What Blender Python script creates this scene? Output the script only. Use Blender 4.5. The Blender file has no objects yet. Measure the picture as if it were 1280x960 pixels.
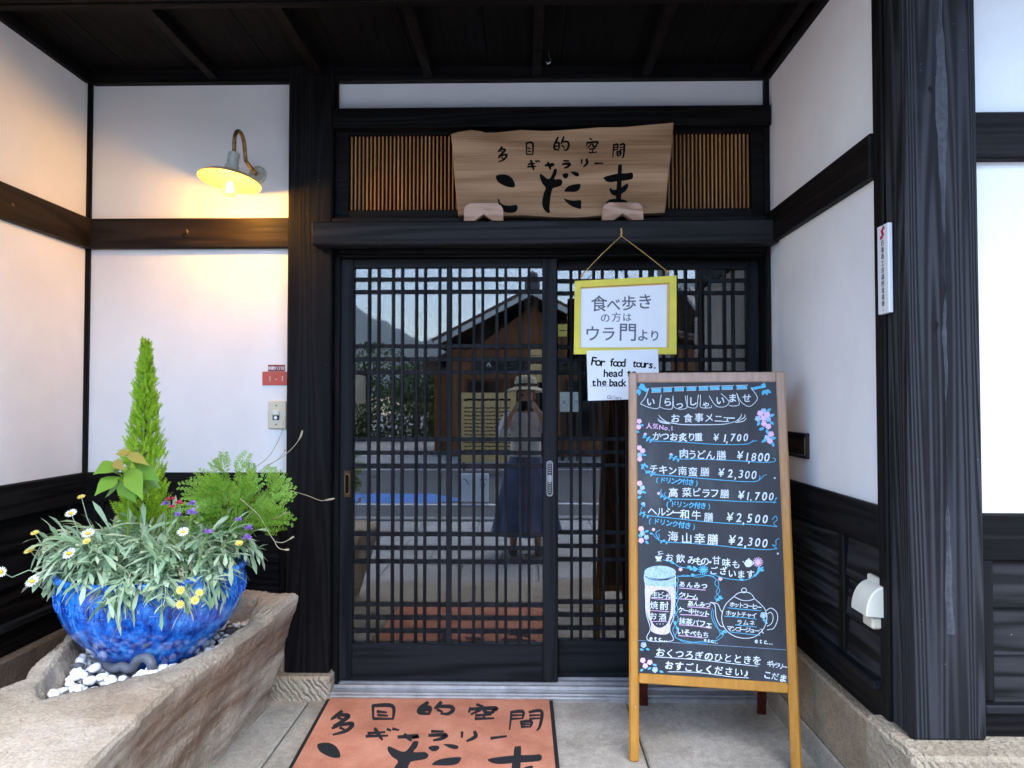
import bpy, bmesh, math, random
from mathutils import Vector, Matrix, noise as mnoise
from mathutils.geometry import tessellate_polygon
R = math.radians
random.seed(11)
S = bpy.context.scene
COL = S.collection

# ------------------------------------------------------------------ camera, sky, sun, exposure
FPX = 887.0
CAM = Vector((0.0, -2.9, 1.21))
YAW, PIT = R(1.1), R(1.45)
cd = bpy.data.cameras.new('camera'); cam = bpy.data.objects.new('camera', cd); COL.objects.link(cam)
cam.location = CAM; cam.rotation_euler = (math.pi/2 + PIT, 0, YAW)
cd.sensor_width = 36; cd.lens = 36*FPX/1280; cd.clip_start = 0.02; cd.clip_end = 2000
S.camera = cam
W = bpy.data.worlds.new('World'); S.world = W; W.use_nodes = True
wn = W.node_tree.nodes; wl = W.node_tree.links
sky = wn.new('ShaderNodeTexSky'); sky.sky_type = 'NISHITA'; sky.sun_disc = False
sky.sun_elevation = R(58); sky.sun_rotation = R(160); sky.air_density = 1.0; sky.dust_density = 0.9; sky.ozone_density = 1.4
wl.new(sky.outputs[0], wn['Background'].inputs[0]); wn['Background'].inputs[1].default_value = 0.15
sd = bpy.data.lights.new('sun', 'SUN'); sun = bpy.data.objects.new('sun', sd); COL.objects.link(sun)
sd.energy = 0.5; sd.angle = R(50); sd.color = (1.0, 0.98, 0.95)
# bright overcast: a very wide soft sun, high over the street, mostly kept off the recess by the eave
az, el = R(160), R(58)
sun.rotation_euler = Vector((-math.sin(az)*math.cos(el), -math.cos(az)*math.cos(el), -math.sin(el))).to_track_quat('-Z', 'Y').to_euler()
S.view_settings.view_transform = 'Standard'; S.view_settings.look = 'None'
S.view_settings.gamma = 1; S.view_settings.use_curve_mapping = False
S.view_settings.exposure = 2.7
S.cycles.use_denoising = True
S.cycles.max_bounces = 10; S.cycles.transparent_max_bounces = 16; S.cycles.sample_clamp_indirect = 8

# ------------------------------------------------------------------ measuring helpers (metres from the photograph)
_f = Vector((-math.sin(YAW)*math.cos(PIT), math.cos(YAW)*math.cos(PIT), math.sin(PIT)))
_r = Vector((math.cos(YAW), math.sin(YAW), 0)); _u = _r.cross(_f)
def ray(x, y): return _f*FPX + _r*(x-640) - _u*(y-480)
def P(x, y, Y): d = ray(x, y); return CAM + d*((Y-CAM.y)/d.y)
def PZ(x, y, Z): d = ray(x, y); return CAM + d*((Z-CAM.z)/d.z)
def PX(x, y, X): d = ray(x, y); return CAM + d*((X-CAM.x)/d.x)

# ------------------------------------------------------------------ materials
MATS = {}
class NT:
    def __init__(s, name):
        s.m = bpy.data.materials.new(name); s.m.use_nodes = True
        s.t = s.m.node_tree; s.n = s.t.nodes; s.l = s.t.links; s.b = s.n['Principled BSDF']; MATS[name] = s.m
        s.co = s.n.new('ShaderNodeTexCoord').outputs['Object']
    def node(s, t, **k):
        n = s.n.new(t)
        for a, v in k.items(): setattr(n, a, v)
        return n
    def link(s, a, b): s.l.new(a, b)
    def noise(s, scale=5, detail=6, rough=.55, co=None, dist=0):
        n = s.node('ShaderNodeTexNoise'); n.inputs['Scale'].default_value = scale; n.inputs['Detail'].default_value = detail
        n.inputs['Roughness'].default_value = rough; n.inputs['Distortion'].default_value = dist
        s.link(co or s.co, n.inputs['Vector']); return n.outputs[0]
    def mapping(s, scale=(1,1,1), rot=(0,0,0), island=False):
        m = s.node('ShaderNodeMapping'); m.inputs['Scale'].default_value = scale; m.inputs['Rotation'].default_value = rot
        if island:
            g = s.node('ShaderNodeNewGeometry'); v = s.node('ShaderNodeVectorMath', operation='MULTIPLY_ADD')
            v.inputs[1].default_value = (7.3, 11.1, 5.7)
            s.link(g.outputs['Random Per Island'], v.inputs[0]); s.link(s.co, v.inputs[2]); s.link(v.outputs[0], m.inputs[0])
        else: s.link(s.co, m.inputs[0])
        return m.outputs[0]
    def ramp(s, fac, stops):
        r = s.node('ShaderNodeValToRGB'); e = r.color_ramp.elements
        while len(e) < len(stops): e.new(.5)
        for i, (p, c) in enumerate(stops):
            e[i].position = p; e[i].color = (*c, 1) if len(c) == 3 else c
        s.link(fac, r.inputs[0]); return r.outputs[0]
    def math(s, op, a, b=None):
        n = s.node('ShaderNodeMath', operation=op)
        for i, v in enumerate((a, b)):
            if v is None: continue
            if isinstance(v, (int, float)): n.inputs[i].default_value = v
            else: s.link(v, n.inputs[i])
        return n.outputs[0]
    def mix(s, fac, a, b, blend='MIX'):
        n = s.node('ShaderNodeMix', data_type='RGBA', blend_type=blend)
        for i, v in ((0, fac), (6, a), (7, b)):
            if isinstance(v, (int, float)): n.inputs[i].default_value = v
            elif isinstance(v, tuple): n.inputs[i].default_value = (*v, 1)
            else: s.link(v, n.inputs[i])
        return n.outputs[2]
    def bump(s, h, strength=.3, dist=.01):
        n = s.node('ShaderNodeBump'); n.inputs['Strength'].default_value = strength; n.inputs['Distance'].default_value = dist
        s.link(h, n.inputs['Height'])
        prev = s.b.inputs['Normal']
        if prev.is_linked: s.link(prev.links[0].from_socket, n.inputs['Normal'])
        s.link(n.outputs[0], s.b.inputs['Normal'])
    def set(s, color=None, rough=None, **k):
        if color is not None:
            if isinstance(color, tuple): s.b.inputs['Base Color'].default_value = (*color, 1)
            else: s.link(color, s.b.inputs['Base Color'])
        if rough is not None:
            if isinstance(rough, (int, float)): s.b.inputs['Roughness'].default_value = rough
            else: s.link(rough, s.b.inputs['Roughness'])
        for a, v in k.items(): s.b.inputs[a.replace('_', ' ')].default_value = v
        return s.m

def wood(name, dark, light, axis, rings=26, across=5, along=.5, rough=.55, bump=.35, fibre=.5, stain=None, spec=.13, specks=0):
    n = NT(name)
    sc = [across, across, across]; sc[axis] = along
    co = n.mapping(tuple(sc), island=True)
    base = n.noise(1.0, 3, .5, co)
    ring = n.math('SINE', n.math('MULTIPLY', base, rings*6.283))
    ring = n.math('MULTIPLY_ADD', ring, .5); n.n[-1].inputs[2].default_value = .5
    sc2 = [across*28]*3; sc2[axis] = along*5
    fib = n.noise(1.0, 4, .65, n.mapping(tuple(sc2), island=True))
    f = n.mix(fibre, ring, fib)
    big = n.noise(1.0, 3, .6, n.mapping(tuple([2.2 if i != axis else .8 for i in range(3)]), island=True))
    c = n.ramp(f, [(.28, dark), (.74, light)])
    mid = tuple((a+b)*.5 for a, b in zip(dark, light))
    c = n.mix(n.ramp(big, [(.35, (0,0,0)), (.7, (.55,.55,.55))]), c, mid if stain is None else stain)
    if specks:
        sp_ = n.ramp(n.noise(70, 3, .75), [(.735, (0,0,0)), (.76, (1,1,1))]); c = n.mix(n.math('MULTIPLY', sp_, specks), c, (.30,.29,.28))
        du = n.ramp(n.noise(4, 6, .75), [(.55, (0,0,0)), (.8, (1,1,1))]); c = n.mix(n.math('MULTIPLY', du, .22), c, tuple(v*1.9 for v in light))
    n.set(c, n.ramp(fib, [(.3, (rough-.12,)*3), (.7, (rough+.15,)*3)]))
    n.bump(f, bump, .004)
    n.b.inputs['Specular IOR Level'].default_value = spec
    return n.m

DK, LT = (.0020, .0018, .0019), (.0090, .0080, .0085)
for ax, nm in ((0, 'x'), (1, 'y'), (2, 'z')):
    wood('black_wood_'+nm, DK, LT, ax, rough=.58, along=.25, rings=16, specks=.5)
    wood('door_wood_'+nm, (.0042, .0047, .0058), (.0150, .0162, .0195), ax, rough=.52, rings=12, along=.22, bump=.25, specks=.45)
wood('weathered_black_wood_z', (.0035, .0036, .0042), (.036, .037, .042), 2, rough=.66, rings=46, across=4.0, along=.10, bump=1.0, fibre=.38, spec=.16, specks=.6)
for ax, nm in ((0, 'x'), (1, 'y')): wood('lit_weathered_board_'+nm, (.0035, .0033, .0034), (.030, .029, .030), ax, rough=.6, rings=12, across=6, along=.35, bump=.7, fibre=.45, specks=.5)  # lighter board wood: stronger light on the right-hand walls is in its colour
wood('lintel_wood_x', (.0070, .0070, .0078), (.024, .0235, .026), 0, rough=.5, rings=12, along=.25, specks=.6)
wood('brown_beam_x', (.007, .0048, .0036), (.028, .019, .0135), 0, rough=.55, rings=10)
wood('brown_beam_y', (.007, .0048, .0036), (.025, .017, .012), 1, rough=.55, rings=10)
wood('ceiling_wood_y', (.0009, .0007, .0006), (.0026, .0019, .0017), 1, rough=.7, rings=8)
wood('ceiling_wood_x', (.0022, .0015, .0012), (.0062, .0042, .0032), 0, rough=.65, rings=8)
wood('sign_wood', (.21, .108, .050), (.53, .335, .19), 0, rings=5, across=4.6, along=.45, rough=.62, bump=.2, fibre=.68, stain=(.36, .225, .135))
wood('bracket_wood', (.30, .17, .11), (.55, .38, .29), 0, rings=7, across=9, along=2, rough=.7, bump=.3)
wood('slat_wood', (.33, .145, .05), (.50, .25, .09), 2, rings=6, rough=.55, bump=.1)
wood('house_wood', (.13, .05, .022), (.30, .13, .06), 2, rough=.6)
wood('interior_wood', (.05, .022, .010), (.14, .06, .03), 2, rough=.5)
wood('red_leg_wood', (.035, .006, .004), (.075, .014, .008), 2, rough=.5)

def frame_wood():
    n = NT('board_frame_wood')
    fib = n.noise(1.0, 4, .6, n.mapping((60, 60, 4), island=True))
    sep = n.node('ShaderNodeSeparateXYZ'); n.link(n.co, sep.inputs[0])
    wob = n.math('ADD', sep.outputs[2], n.math('MULTIPLY', n.noise(6, 4), .35))
    worn = n.ramp(n.math('MULTIPLY', wob, .6), [(.50, (0,0,0)), (.86, (1,1,1))])
    lo = n.ramp(fib, [(.2, (.36, .155, .016)), (.8, (.52, .245, .032))])
    hi = n.ramp(fib, [(.2, (.27, .165, .11)), (.8, (.46, .31, .23))])
    c = n.mix(worn, lo, hi)
    chips = n.ramp(n.noise(90, 3), [(.69, (0,0,0)), (.73, (1,1,1))])
    c = n.mix(n.math('MULTIPLY', chips, .6), c, (.55, .45, .34))
    n.set(c, .45); n.bump(fib, .15, .002)
frame_wood()

def plaster():
    n = NT('white_plaster')
    a = n.noise(1.6, 5, .6); b = n.noise(160, 3, .7)
    c = n.ramp(a, [(.3, (.70, .695, .685)), (.7, (.82, .815, .805))])
    g = n.ramp(n.noise(38, 6, .75), [(.72, (0,0,0)), (.8, (1,1,1))])
    c = n.mix(n.math('MULTIPLY', g, .05), c, (.45, .44, .42))
    n.set(c, .9); tr_ = n.noise(1.0, 5, .6, n.mapping((7, 7, 2.2), (0, R(20), R(20)))); n.bump(b, .15, .003); n.bump(tr_, .16, .012); n.bump(n.noise(9, 3), .10, .01)
plaster()

def stone(name, cs, scale=3, speck=.25, bump=.5, chisel=None, rough=.85):
    n = NT(name)
    a = n.noise(scale, 8, .65); b = n.noise(scale*22, 5, .7); d = n.noise(scale*90, 2, .6)
    c = n.ramp(a, [(.3, cs[0]), (.5, cs[1]), (.72, cs[2])])
    c = n.mix(speck, c, n.ramp(b, [(.35, (.22,.22,.22)), (.65, (.8,.8,.77))]), 'OVERLAY')
    c = n.mix(speck*.8, c, n.ramp(d, [(.38, (.15,.15,.15)), (.6, (.75,.75,.75))]), 'OVERLAY')
    n.set(c, rough); n.bump(a, bump, .02); n.bump(b, bump*.8, .004); n.bump(d, bump*.4, .0015)
    if chisel:
        w = n.node('ShaderNodeTexWave'); w.inputs['Scale'].default_value = chisel[0]; w.inputs['Distortion'].default_value = 6
        w.inputs['Detail'].default_value = 3; w.inputs['Detail Scale'].default_value = 2
        n.link(n.mapping((1,1,1), chisel[1]), w.inputs[0]); ms = n.ramp(n.noise(6, 5, .7), [(.38, (0,0,0)), (.62, (1,1,1))]); n.bump(n.math('MULTIPLY', w.outputs[1], ms), chisel[2], .007)
    return n
_fs = stone('floor_stone', [(.25,.22,.17), (.38,.345,.285), (.48,.445,.385)], 2.2, .3, .35)
def stain(n, amt=.5):
    bc = n.b.inputs['Base Color']; src = bc.links[0].from_socket
    st = n.ramp(n.noise(3.1, 7, .68), [(.50, (0,0,0)), (.66, (1,1,1))]); c = n.mix(n.math('MULTIPLY', st, amt), src, (.115,.095,.065))
    dr = n.ramp(n.noise(48, 4, .7), [(.70, (0,0,0)), (.76, (1,1,1))]); c = n.mix(n.math('MULTIPLY', dr, amt*.9), c, (.55,.54,.50)); n.link(c, bc)
stone('floor_stone_warm', [(.20,.165,.115), (.31,.265,.20), (.40,.36,.295)], 2.0, .35, .4)
stone('pavement', [(.27,.255,.235), (.36,.35,.33), (.44,.43,.41)], .9, .3, .3)
stone('base_stone', [(.14,.10,.058), (.25,.195,.125), (.36,.30,.215)], 2.5, .35, .6, (34, (R(35), R(35), R(35)), .5))
stone('base_stone_smooth', [(.21,.18,.13), (.31,.27,.21), (.40,.36,.30)], 2.5, .3, .4)
stain(_fs, .45)
stone('base_stone_dark', [(.07,.055,.038), (.12,.095,.07), (.18,.15,.115)], 3, .45, .9, (22, (R(20), R(20), 0), .4))
stone('chisel_stone', [(.20,.16,.105), (.32,.265,.185), (.43,.375,.29)], 3, .3, .4, (16, (0, R(40), 0), .9))

def trough_mat():
    n = NT('trough_sandstone')
    a = n.noise(2.4, 8, .6); b = n.noise(55, 5, .7)
    c = n.ramp(a, [(.30, (.31,.25,.175)), (.5, (.49,.41,.30)), (.70, (.62,.54,.43))])
    # rusty bands that run through the rock along its bedding
    band = n.noise(1.0, 5, .6, n.mapping((2.5, 1.1, 7.5), (R(18), 0, 0)), .6)
    side = n.node('ShaderNodeNewGeometry'); sp = n.node('ShaderNodeSeparateXYZ'); n.link(n.co, sp.inputs[0])
    low = n.ramp(n.math('ADD', sp.outputs[2], n.math('MULTIPLY', n.noise(4, 4), .12)), [(.40, (1,1,1)), (.50, (.10,.10,.10))])
    rust = n.math('MULTIPLY', n.ramp(band, [(.40, (.12,.12,.12)), (.56, (1,1,1))]), low)
    c = n.mix(n.math('MULTIPLY', rust, .85), c, n.ramp(n.noise(9, 6, .7), [(.3, (.085,.036,.014)), (.7, (.23,.125,.06))]))
    lich = n.ramp(n.noise(7, 6, .7), [(.66, (0,0,0)), (.74, (1,1,1))])
    c = n.mix(n.math('MULTIPLY', lich, .45), c, (.62, .60, .56))
    c = n.mix(.22, c, n.ramp(n.noise(140, 3, .6), [(.35, (.08,.08,.08)), (.62, (.7,.7,.68))]), 'OVERLAY')
    n.set(c, .88); n.bump(n.noise(6, 8, .7), .7, .03); n.bump(n.noise(22, 8, .75), .8, .012); n.bump(b, .8, .006); n.bump(n.noise(190, 3, .6), .6, .0025); n.bump(band, .6, .02)
trough_mat()

def glaze():
    n = NT('blue_glaze')
    drip = n.noise(1.0, 6, .65, n.mapping((34, 34, 3)))
    spot = n.noise(34, 6, .75)
    f = n.mix(.42, drip, spot)
    c = n.ramp(f, [(.38, (.002,.012,.09)), (.46, (.005,.065,.38)), (.54, (.016,.19,.68)), (.64, (.13,.44,.86))])
    n.set(c, n.ramp(spot, [(.3, (.08,)*3), (.7, (.26,)*3)]), Coat_Weight=.6, Coat_Roughness=.06)
    n.bump(spot, .12, .004)
glaze()

def mat_simple(name, color, rough=.6, metal=0, nz=None, **k):
    n = NT(name)
    if nz:
        c = n.ramp(n.noise(nz[0], 5, .65), [(.3, tuple(v*(1-nz[1]) for v in color)), (.7, tuple(min(1, v*(1+nz[1])) for v in color))])
        n.set(c, rough, Metallic=metal, **k)
        if len(nz) > 2: n.bump(n.noise(nz[0]*3, 4), nz[2], .003)
    else: n.set(color, rough, Metallic=metal, **k)
    return n.m
M = mat_simple
M('pale_split_wood', (.040,.042,.050), .7, nz=(60, .4, .6)); M('ink', (.004,.004,.004), .9, Specular_IOR_Level=.08); M('paper', (.80,.81,.83), .8, nz=(3, .03)); M('yellow_paint', (.70,.58,.045), .45, nz=(14, .08))
M('grey_ink', (.10,.115,.14), .7); M('plastic_film', (.8,.82,.85), .25)
M('chalk_white', (.66,.73,.80), .95, nz=(260, .32)); M('chalk_blue', (.11,.45,.70), .95, nz=(260, .3)); M('chalk_pink', (.78,.50,.72), .95, nz=(300, .12))
M('chalk_pale_blue', (.36,.52,.74), .95, nz=(160, .35)); M('chalk_lilac', (.62,.55,.72), .95, nz=(160, .2))
M('rusty_iron', (.10,.055,.03), .55, .7, nz=(30, .4, .3)); M('aluminium', (.46,.46,.465), .45, .8, nz=(20, .2))
M('steel', (.55,.56,.58), .3, 1.0); M('brass', (.62,.40,.13), .3, 1.0); M('cord', (.50,.30,.09), .8, nz=(90, .2))
M('red_plate', (.46,.075,.05), .45, nz=(30, .1)); M('dark_red_plate', (.22,.035,.03), .5)
M('ivory_plastic', (.60,.56,.43), .4); M('cream_plastic', (.66,.64,.53), .4, nz=(6, .05)); M('black_plastic', (.01,.01,.011), .35)
M('plaque_white', (.72,.73,.74), .35); M('emblem_red', (.45,.01,.05), .4)
M('pebble_white', (.80,.795,.78), .7, nz=(24, .08, .25)); M('pebble_grey', (.10,.10,.105), .65, nz=(24, .3, .25))
M('slate_ceramic', (.095,.10,.115), .5, nz=(20, .25, .2)); M('soil', (.035,.024,.016), .95, nz=(40, .4, .8)); M('gravel_dirt', (.06,.048,.036), .95, nz=(50, .4, .8))
M('rubber_edge', (.010,.010,.011), .75); M('asphalt', (.085,.085,.088), .9, nz=(60, .3, .3)); M('road_white', (.62,.62,.62), .7); M('road_blue', (.04,.17,.52), .7)
M('kerb_concrete', (.28,.275,.26), .9, nz=(12, .15, .3)); M('grey_tile', (.06,.062,.068), .5, nz=(4, .3)); M('brown_tile', (.10,.045,.032), .45, nz=(5, .35))
M('tan_board', (.66,.44,.18), .7, nz=(4, .1)); M('bark', (.07,.045,.028), .9, nz=(20, .3, .5)); M('dry_stem', (.36,.30,.19), .8)
M('cloth_blue', (.10,.13,.23), .9, nz=(6, .3)); M('cloth_white', (.72,.70,.70), .9, nz=(8, .06)); M('straw', (.62,.52,.34), .85, nz=(60, .15, .3))
M('skin', (.52,.31,.22), .55); M('hair', (.010,.008,.007), .4); M('shoe', (.09,.08,.075), .6); M('amber_cloth', (.50,.33,.09), .8, nz=(8, .2))
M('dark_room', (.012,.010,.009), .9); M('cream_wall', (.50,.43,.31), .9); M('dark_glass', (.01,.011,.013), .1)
M('wood_fascia', (.55,.54,.52), .6)

def leafmat(name, c1, c2, rough=.5, sub=.12, trans=.25):
    n = NT(name)
    g = n.node('ShaderNodeNewGeometry')
    f = n.math('ADD', n.math('MULTIPLY', g.outputs['Random Per Island'], .75), n.math('MULTIPLY', n.noise(14, 2), .3))
    c = n.ramp(f, [(.1, c1), (.95, c2)])
    n.set(c, rough)
    t = n.node('ShaderNodeBsdfTranslucent'); n.link(c, t.inputs[0])
    mx = n.node('ShaderNodeMixShader'); mx.inputs[0].default_value = trans
    out = n.n['Material Output']
    n.link(n.b.outputs[0], mx.inputs[1]); n.link(t.outputs[0], mx.inputs[2]); n.link(mx.outputs[0], out.inputs[0])
leafmat('leaf_conifer', (.22,.43,.014), (.48,.68,.05), .55, trans=.4)
leafmat('leaf_broad', (.10,.24,.025), (.26,.42,.055), .35, trans=.3)
leafmat('leaf_young', (.34,.24,.05), (.42,.36,.07), .35, trans=.3)
leafmat('leaf_silver', (.17,.31,.14), (.54,.64,.43), .75, trans=.2)
leafmat('leaf_feather', (.15,.36,.025), (.36,.58,.08), .55, trans=.4)
leafmat('leaf_dark', (.03,.06,.012), (.10,.15,.03), .5, trans=.2)
leafmat('leaf_tree', (.02,.05,.012), (.09,.14,.03), .6, trans=.15)
leafmat('petal_white', (.80,.79,.70), (.86,.85,.80), .6, trans=.2); leafmat('petal_yellow', (.78,.62,.10), (.85,.74,.25), .6, trans=.2)
leafmat('petal_purple', (.28,.12,.55), (.42,.24,.68), .6, trans=.2); leafmat('petal_red', (.60,.03,.10), (.70,.09,.16), .6, trans=.2)
M('daisy_eye', (.78,.48,.03), .8, nz=(200, .2))

def hillmat():
    n = NT('hill_forest'); c = n.ramp(n.mix(.5, n.noise(.05, 5, .6), n.noise(.5, 4, .7)), [(.35, (.018,.035,.014)), (.65, (.075,.11,.035))]); n.set(c, .95); n.bump(n.noise(.6, 4), 1, 1.5)
hillmat()
def chalkboard():
    n = NT('chalkboard')
    smear = n.noise(1.0, 5, .6, n.mapping((5, 5, 2.2), (0, R(12), 0)))
    c = n.ramp(smear, [(.32, (.011,.013,.018)), (.52, (.024,.029,.038)), (.70, (.066,.074,.088))])
    n.set(c, .6); n.bump(n.noise(300, 2), .05, .001)
chalkboard()

def matcarpet():
    n = NT('orange_carpet')
    a = n.noise(5, 5, .6); b = n.noise(420, 2, .7)
    c = n.ramp(a, [(.3, (.46,.16,.085)), (.5, (.62,.245,.14)), (.7, (.74,.34,.21))])
    c = n.mix(.3, c, n.ramp(b, [(.3, (.1,.1,.1)), (.7, (.8,.8,.8))]), 'OVERLAY')
    n.set(c, .98); n.bump(b, .9, .004); n.bump(n.noise(40, 4), .4, .006)
    k = NT('carpet_black'); bb = k.noise(420, 2, .7); k.set((.012,.011,.014), .98); k.bump(bb, .9, .004)
matcarpet()

def glass(name, refl, tint=(1,1,1)):
    n = NT(name)
    g = n.node('ShaderNodeBsdfGlossy'); g.inputs['Roughness'].default_value = 0.0
    t = n.node('ShaderNodeBsdfTransparent'); t.inputs[0].default_value = (*tint, 1)
    fr = n.node('ShaderNodeFresnel'); fr.inputs[0].default_value = 1.5
    f = n.math('ADD', n.math('MULTIPLY', fr.outputs[0], 1.0), refl)
    mx = n.node('ShaderNodeMixShader'); n.link(f, mx.inputs[0]); n.link(t.outputs[0], mx.inputs[1]); n.link(g.outputs[0], mx.inputs[2])
    n.link(mx.outputs[0], n.n['Material Output'].inputs[0])
glass('window_glass', .095, (.85, .87, .87))

def emit(name, color, st):
    n = NT(name); n.set(color, .3, Emission_Strength=st); n.b.inputs['Emission Color'].default_value = (*color, 1)
emit('bulb_filament', (1.0, .80, .42), 30); emit('bulb_glass', (1.0, .55, .10), 1.6)

# ------------------------------------------------------------------ mesh builder
class MB:
    def __init__(s, layer=0): s.v = []; s.f = []; s.mi = []; s.k = 0; s.layer = layer
    def add(s, vs, fs, m=None, mi=0):
        o = len(s.v)
        s.v += [(m @ Vector(v)) if m else Vector(v) for v in vs]
        s.f += [tuple(i+o for i in f) for f in fs]; s.mi += [mi]*len(fs); return s
    def box(s, x0, x1, y0, y1, z0, z1, b=.003, m=None, mi=0):
        if x1 < x0: x0, x1 = x1, x0
        if y1 < y0: y0, y1 = y1, y0
        if z1 < z0: z0, z1 = z1, z0
        b = min(b, .45*min(x1-x0, y1-y0, z1-z0))
        X, Y, Z = (x0, x1), (y0, y1), (z0, z1)
        vs = []; idx = {}
        for i in (0, 1):
            for j in (0, 1):
                for k in (0, 1):
                    c = (X[i], Y[j], Z[k]); d = (b*(1-2*i), b*(1-2*j), b*(1-2*k))
                    for a in range(3):   # a = the axis whose face this vertex belongs to
                        p = [c[q] + (d[q] if q != a else 0) for q in range(3)]
                        idx[i, j, k, a] = len(vs); vs.append(p)
        fs = []
        for a in range(3):
            o = [q for q in range(3) if q != a]
            for e in (0, 1):
                loop = []
                for (p, q) in ((0,0), (1,0), (1,1), (0,1)):
                    t = [0,0,0]; t[a] = e; t[o[0]] = p; t[o[1]] = q; loop.append(idx[(*t, a)])
                flip = (e == 0) ^ (a == 1)
                fs.append(tuple(reversed(loop)) if flip else tuple(loop))
        for a in range(3):               # edges along axis a
            o = [q for q in range(3) if q != a]
            for p in (0, 1):
                for q in (0, 1):
                    t0 = [0,0,0]; t0[o[0]] = p; t0[o[1]] = q; t1 = list(t0); t1[a] = 1
                    fs.append((idx[(*t0, o[0])], idx[(*t1, o[0])], idx[(*t1, o[1])], idx[(*t0, o[1])]))
        for i in (0, 1):
            for j in (0, 1):
                for k in (0, 1): fs.append((idx[i,j,k,0], idx[i,j,k,1], idx[i,j,k,2]))
        return s.add(vs, fs, m, mi)
    def tube(s, pts, r, n=8, cap=True, m=None, mi=0):
        pts = [Vector(p) for p in pts]; L = len(pts); rr = r if isinstance(r, (list, tuple)) else [r]*L
        vs = []; up = None
        for i, p in enumerate(pts):
            t = (pts[min(i+1, L-1)] - pts[max(i-1, 0)]).normalized()
            if up is None: up = t.orthogonal().normalized()
            up = (up - t*up.dot(t)); up = up.normalized() if up.length > 1e-6 else t.orthogonal().normalized()
            w = t.cross(up)
            for k in range(n):
                a = 2*math.pi*k/n; vs.append(p + (up*math.cos(a) + w*math.sin(a))*rr[i])
        fs = [(i*n+k, i*n+(k+1) % n, (i+1)*n+(k+1) % n, (i+1)*n+k) for i in range(L-1) for k in range(n)]
        if cap: fs += [tuple(reversed(range(n))), tuple((L-1)*n+k for k in range(n))]
        return s.add(vs, fs, m, mi)
    def lathe(s, prof, n=32, m=None, mi=0, wob=0):
        vs = []; L = len(prof)
        for r, z in prof:
            for k in range(n):
                a = 2*math.pi*k/n; vs.append((r*math.cos(a), r*math.sin(a), z))
        fs = [(i*n+k, i*n+(k+1) % n, (i+1)*n+(k+1) % n, (i+1)*n+k) for i in range(L-1) for k in range(n)]
        return s.add(vs, fs, m, mi)
    def poly(s, pts, m=None, mi=0):          # a flat filled outline
        pts = [Vector(p) for p in pts]
        tris = tessellate_polygon([pts]); return s.add(pts, [tuple(t) for t in tris], m, mi)
    def prism(s, front, back, mi=0):          # two matching outlines joined by sides
        n = len(front); o = len(s.v)
        tr = tessellate_polygon([[Vector(p) for p in front]])
        fs = [tuple(t) for t in tr] + [tuple(n+i for i in reversed(t)) for t in tr]
        fs += [(i, (i+1) % n, n+(i+1) % n, n+i) for i in range(n)]
        return s.add(list(front)+list(back), fs, None, mi)
    def ico(s, c, r, sub=1, sc=(1,1,1), jit=0, mi=0, m=None):
        b = bmesh.new(); bmesh.ops.create_icosphere(b, subdivisions=sub, radius=1)
        off = Vector((random.random()*50, random.random()*50, 3))
        vs = []
        for v in b.verts:
            q = v.co*(1 + jit*mnoise.noise(v.co*1.6+off)); p = Vector((q.x*sc[0]*r, q.y*sc[1]*r, q.z*sc[2]*r))
            vs.append((m @ p if m else p) + Vector(c))
        fs = [tuple(v.index for v in f.verts) for f in b.faces]; b.free()
        return s.add(vs, fs, None, mi)

OFF = {}
def obj(name, mb, mats, parent=None, smooth=None, fixn=True):
    off = OFF.get(parent.name, Vector()) if parent else Vector()
    me = bpy.data.meshes.new(name); me.from_pydata([tuple(v-off) for v in mb.v], [], mb.f)
    if fixn:
        b = bmesh.new(); b.from_mesh(me); bmesh.ops.recalc_face_normals(b, faces=b.faces); b.to_mesh(me); b.free()
    for m in ([mats] if isinstance(mats, str) else mats): me.materials.append(MATS[m])
    if len(me.materials) > 1: me.polygons.foreach_set('material_index', mb.mi)
    if smooth is not None:
        me.polygons.foreach_set('use_smooth', [True]*len(me.polygons))
        if smooth < 180: me.set_sharp_from_angle(angle=R(smooth))
    me.update()
    o = bpy.data.objects.new(name, me); COL.objects.link(o)
    if parent: o.parent = parent
    OFF[o.name] = off
    return o
def tag(o, label=None, cat=None, group=None, kind=None):
    if label: o['label'] = label
    if cat: o['category'] = cat
    if group: o['group'] = group
    if kind: o['kind'] = kind
    return o
def thing(name, loc, label, cat, group=None):
    o = bpy.data.objects.new(name, None); COL.objects.link(o); o.location = loc; o.empty_display_size = .1
    OFF[o.name] = Vector(loc); return tag(o, label, cat, group)
def struct(name, mb, mat, smooth=None): return tag(obj(name, mb, mat, None, smooth), kind='structure')

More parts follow.
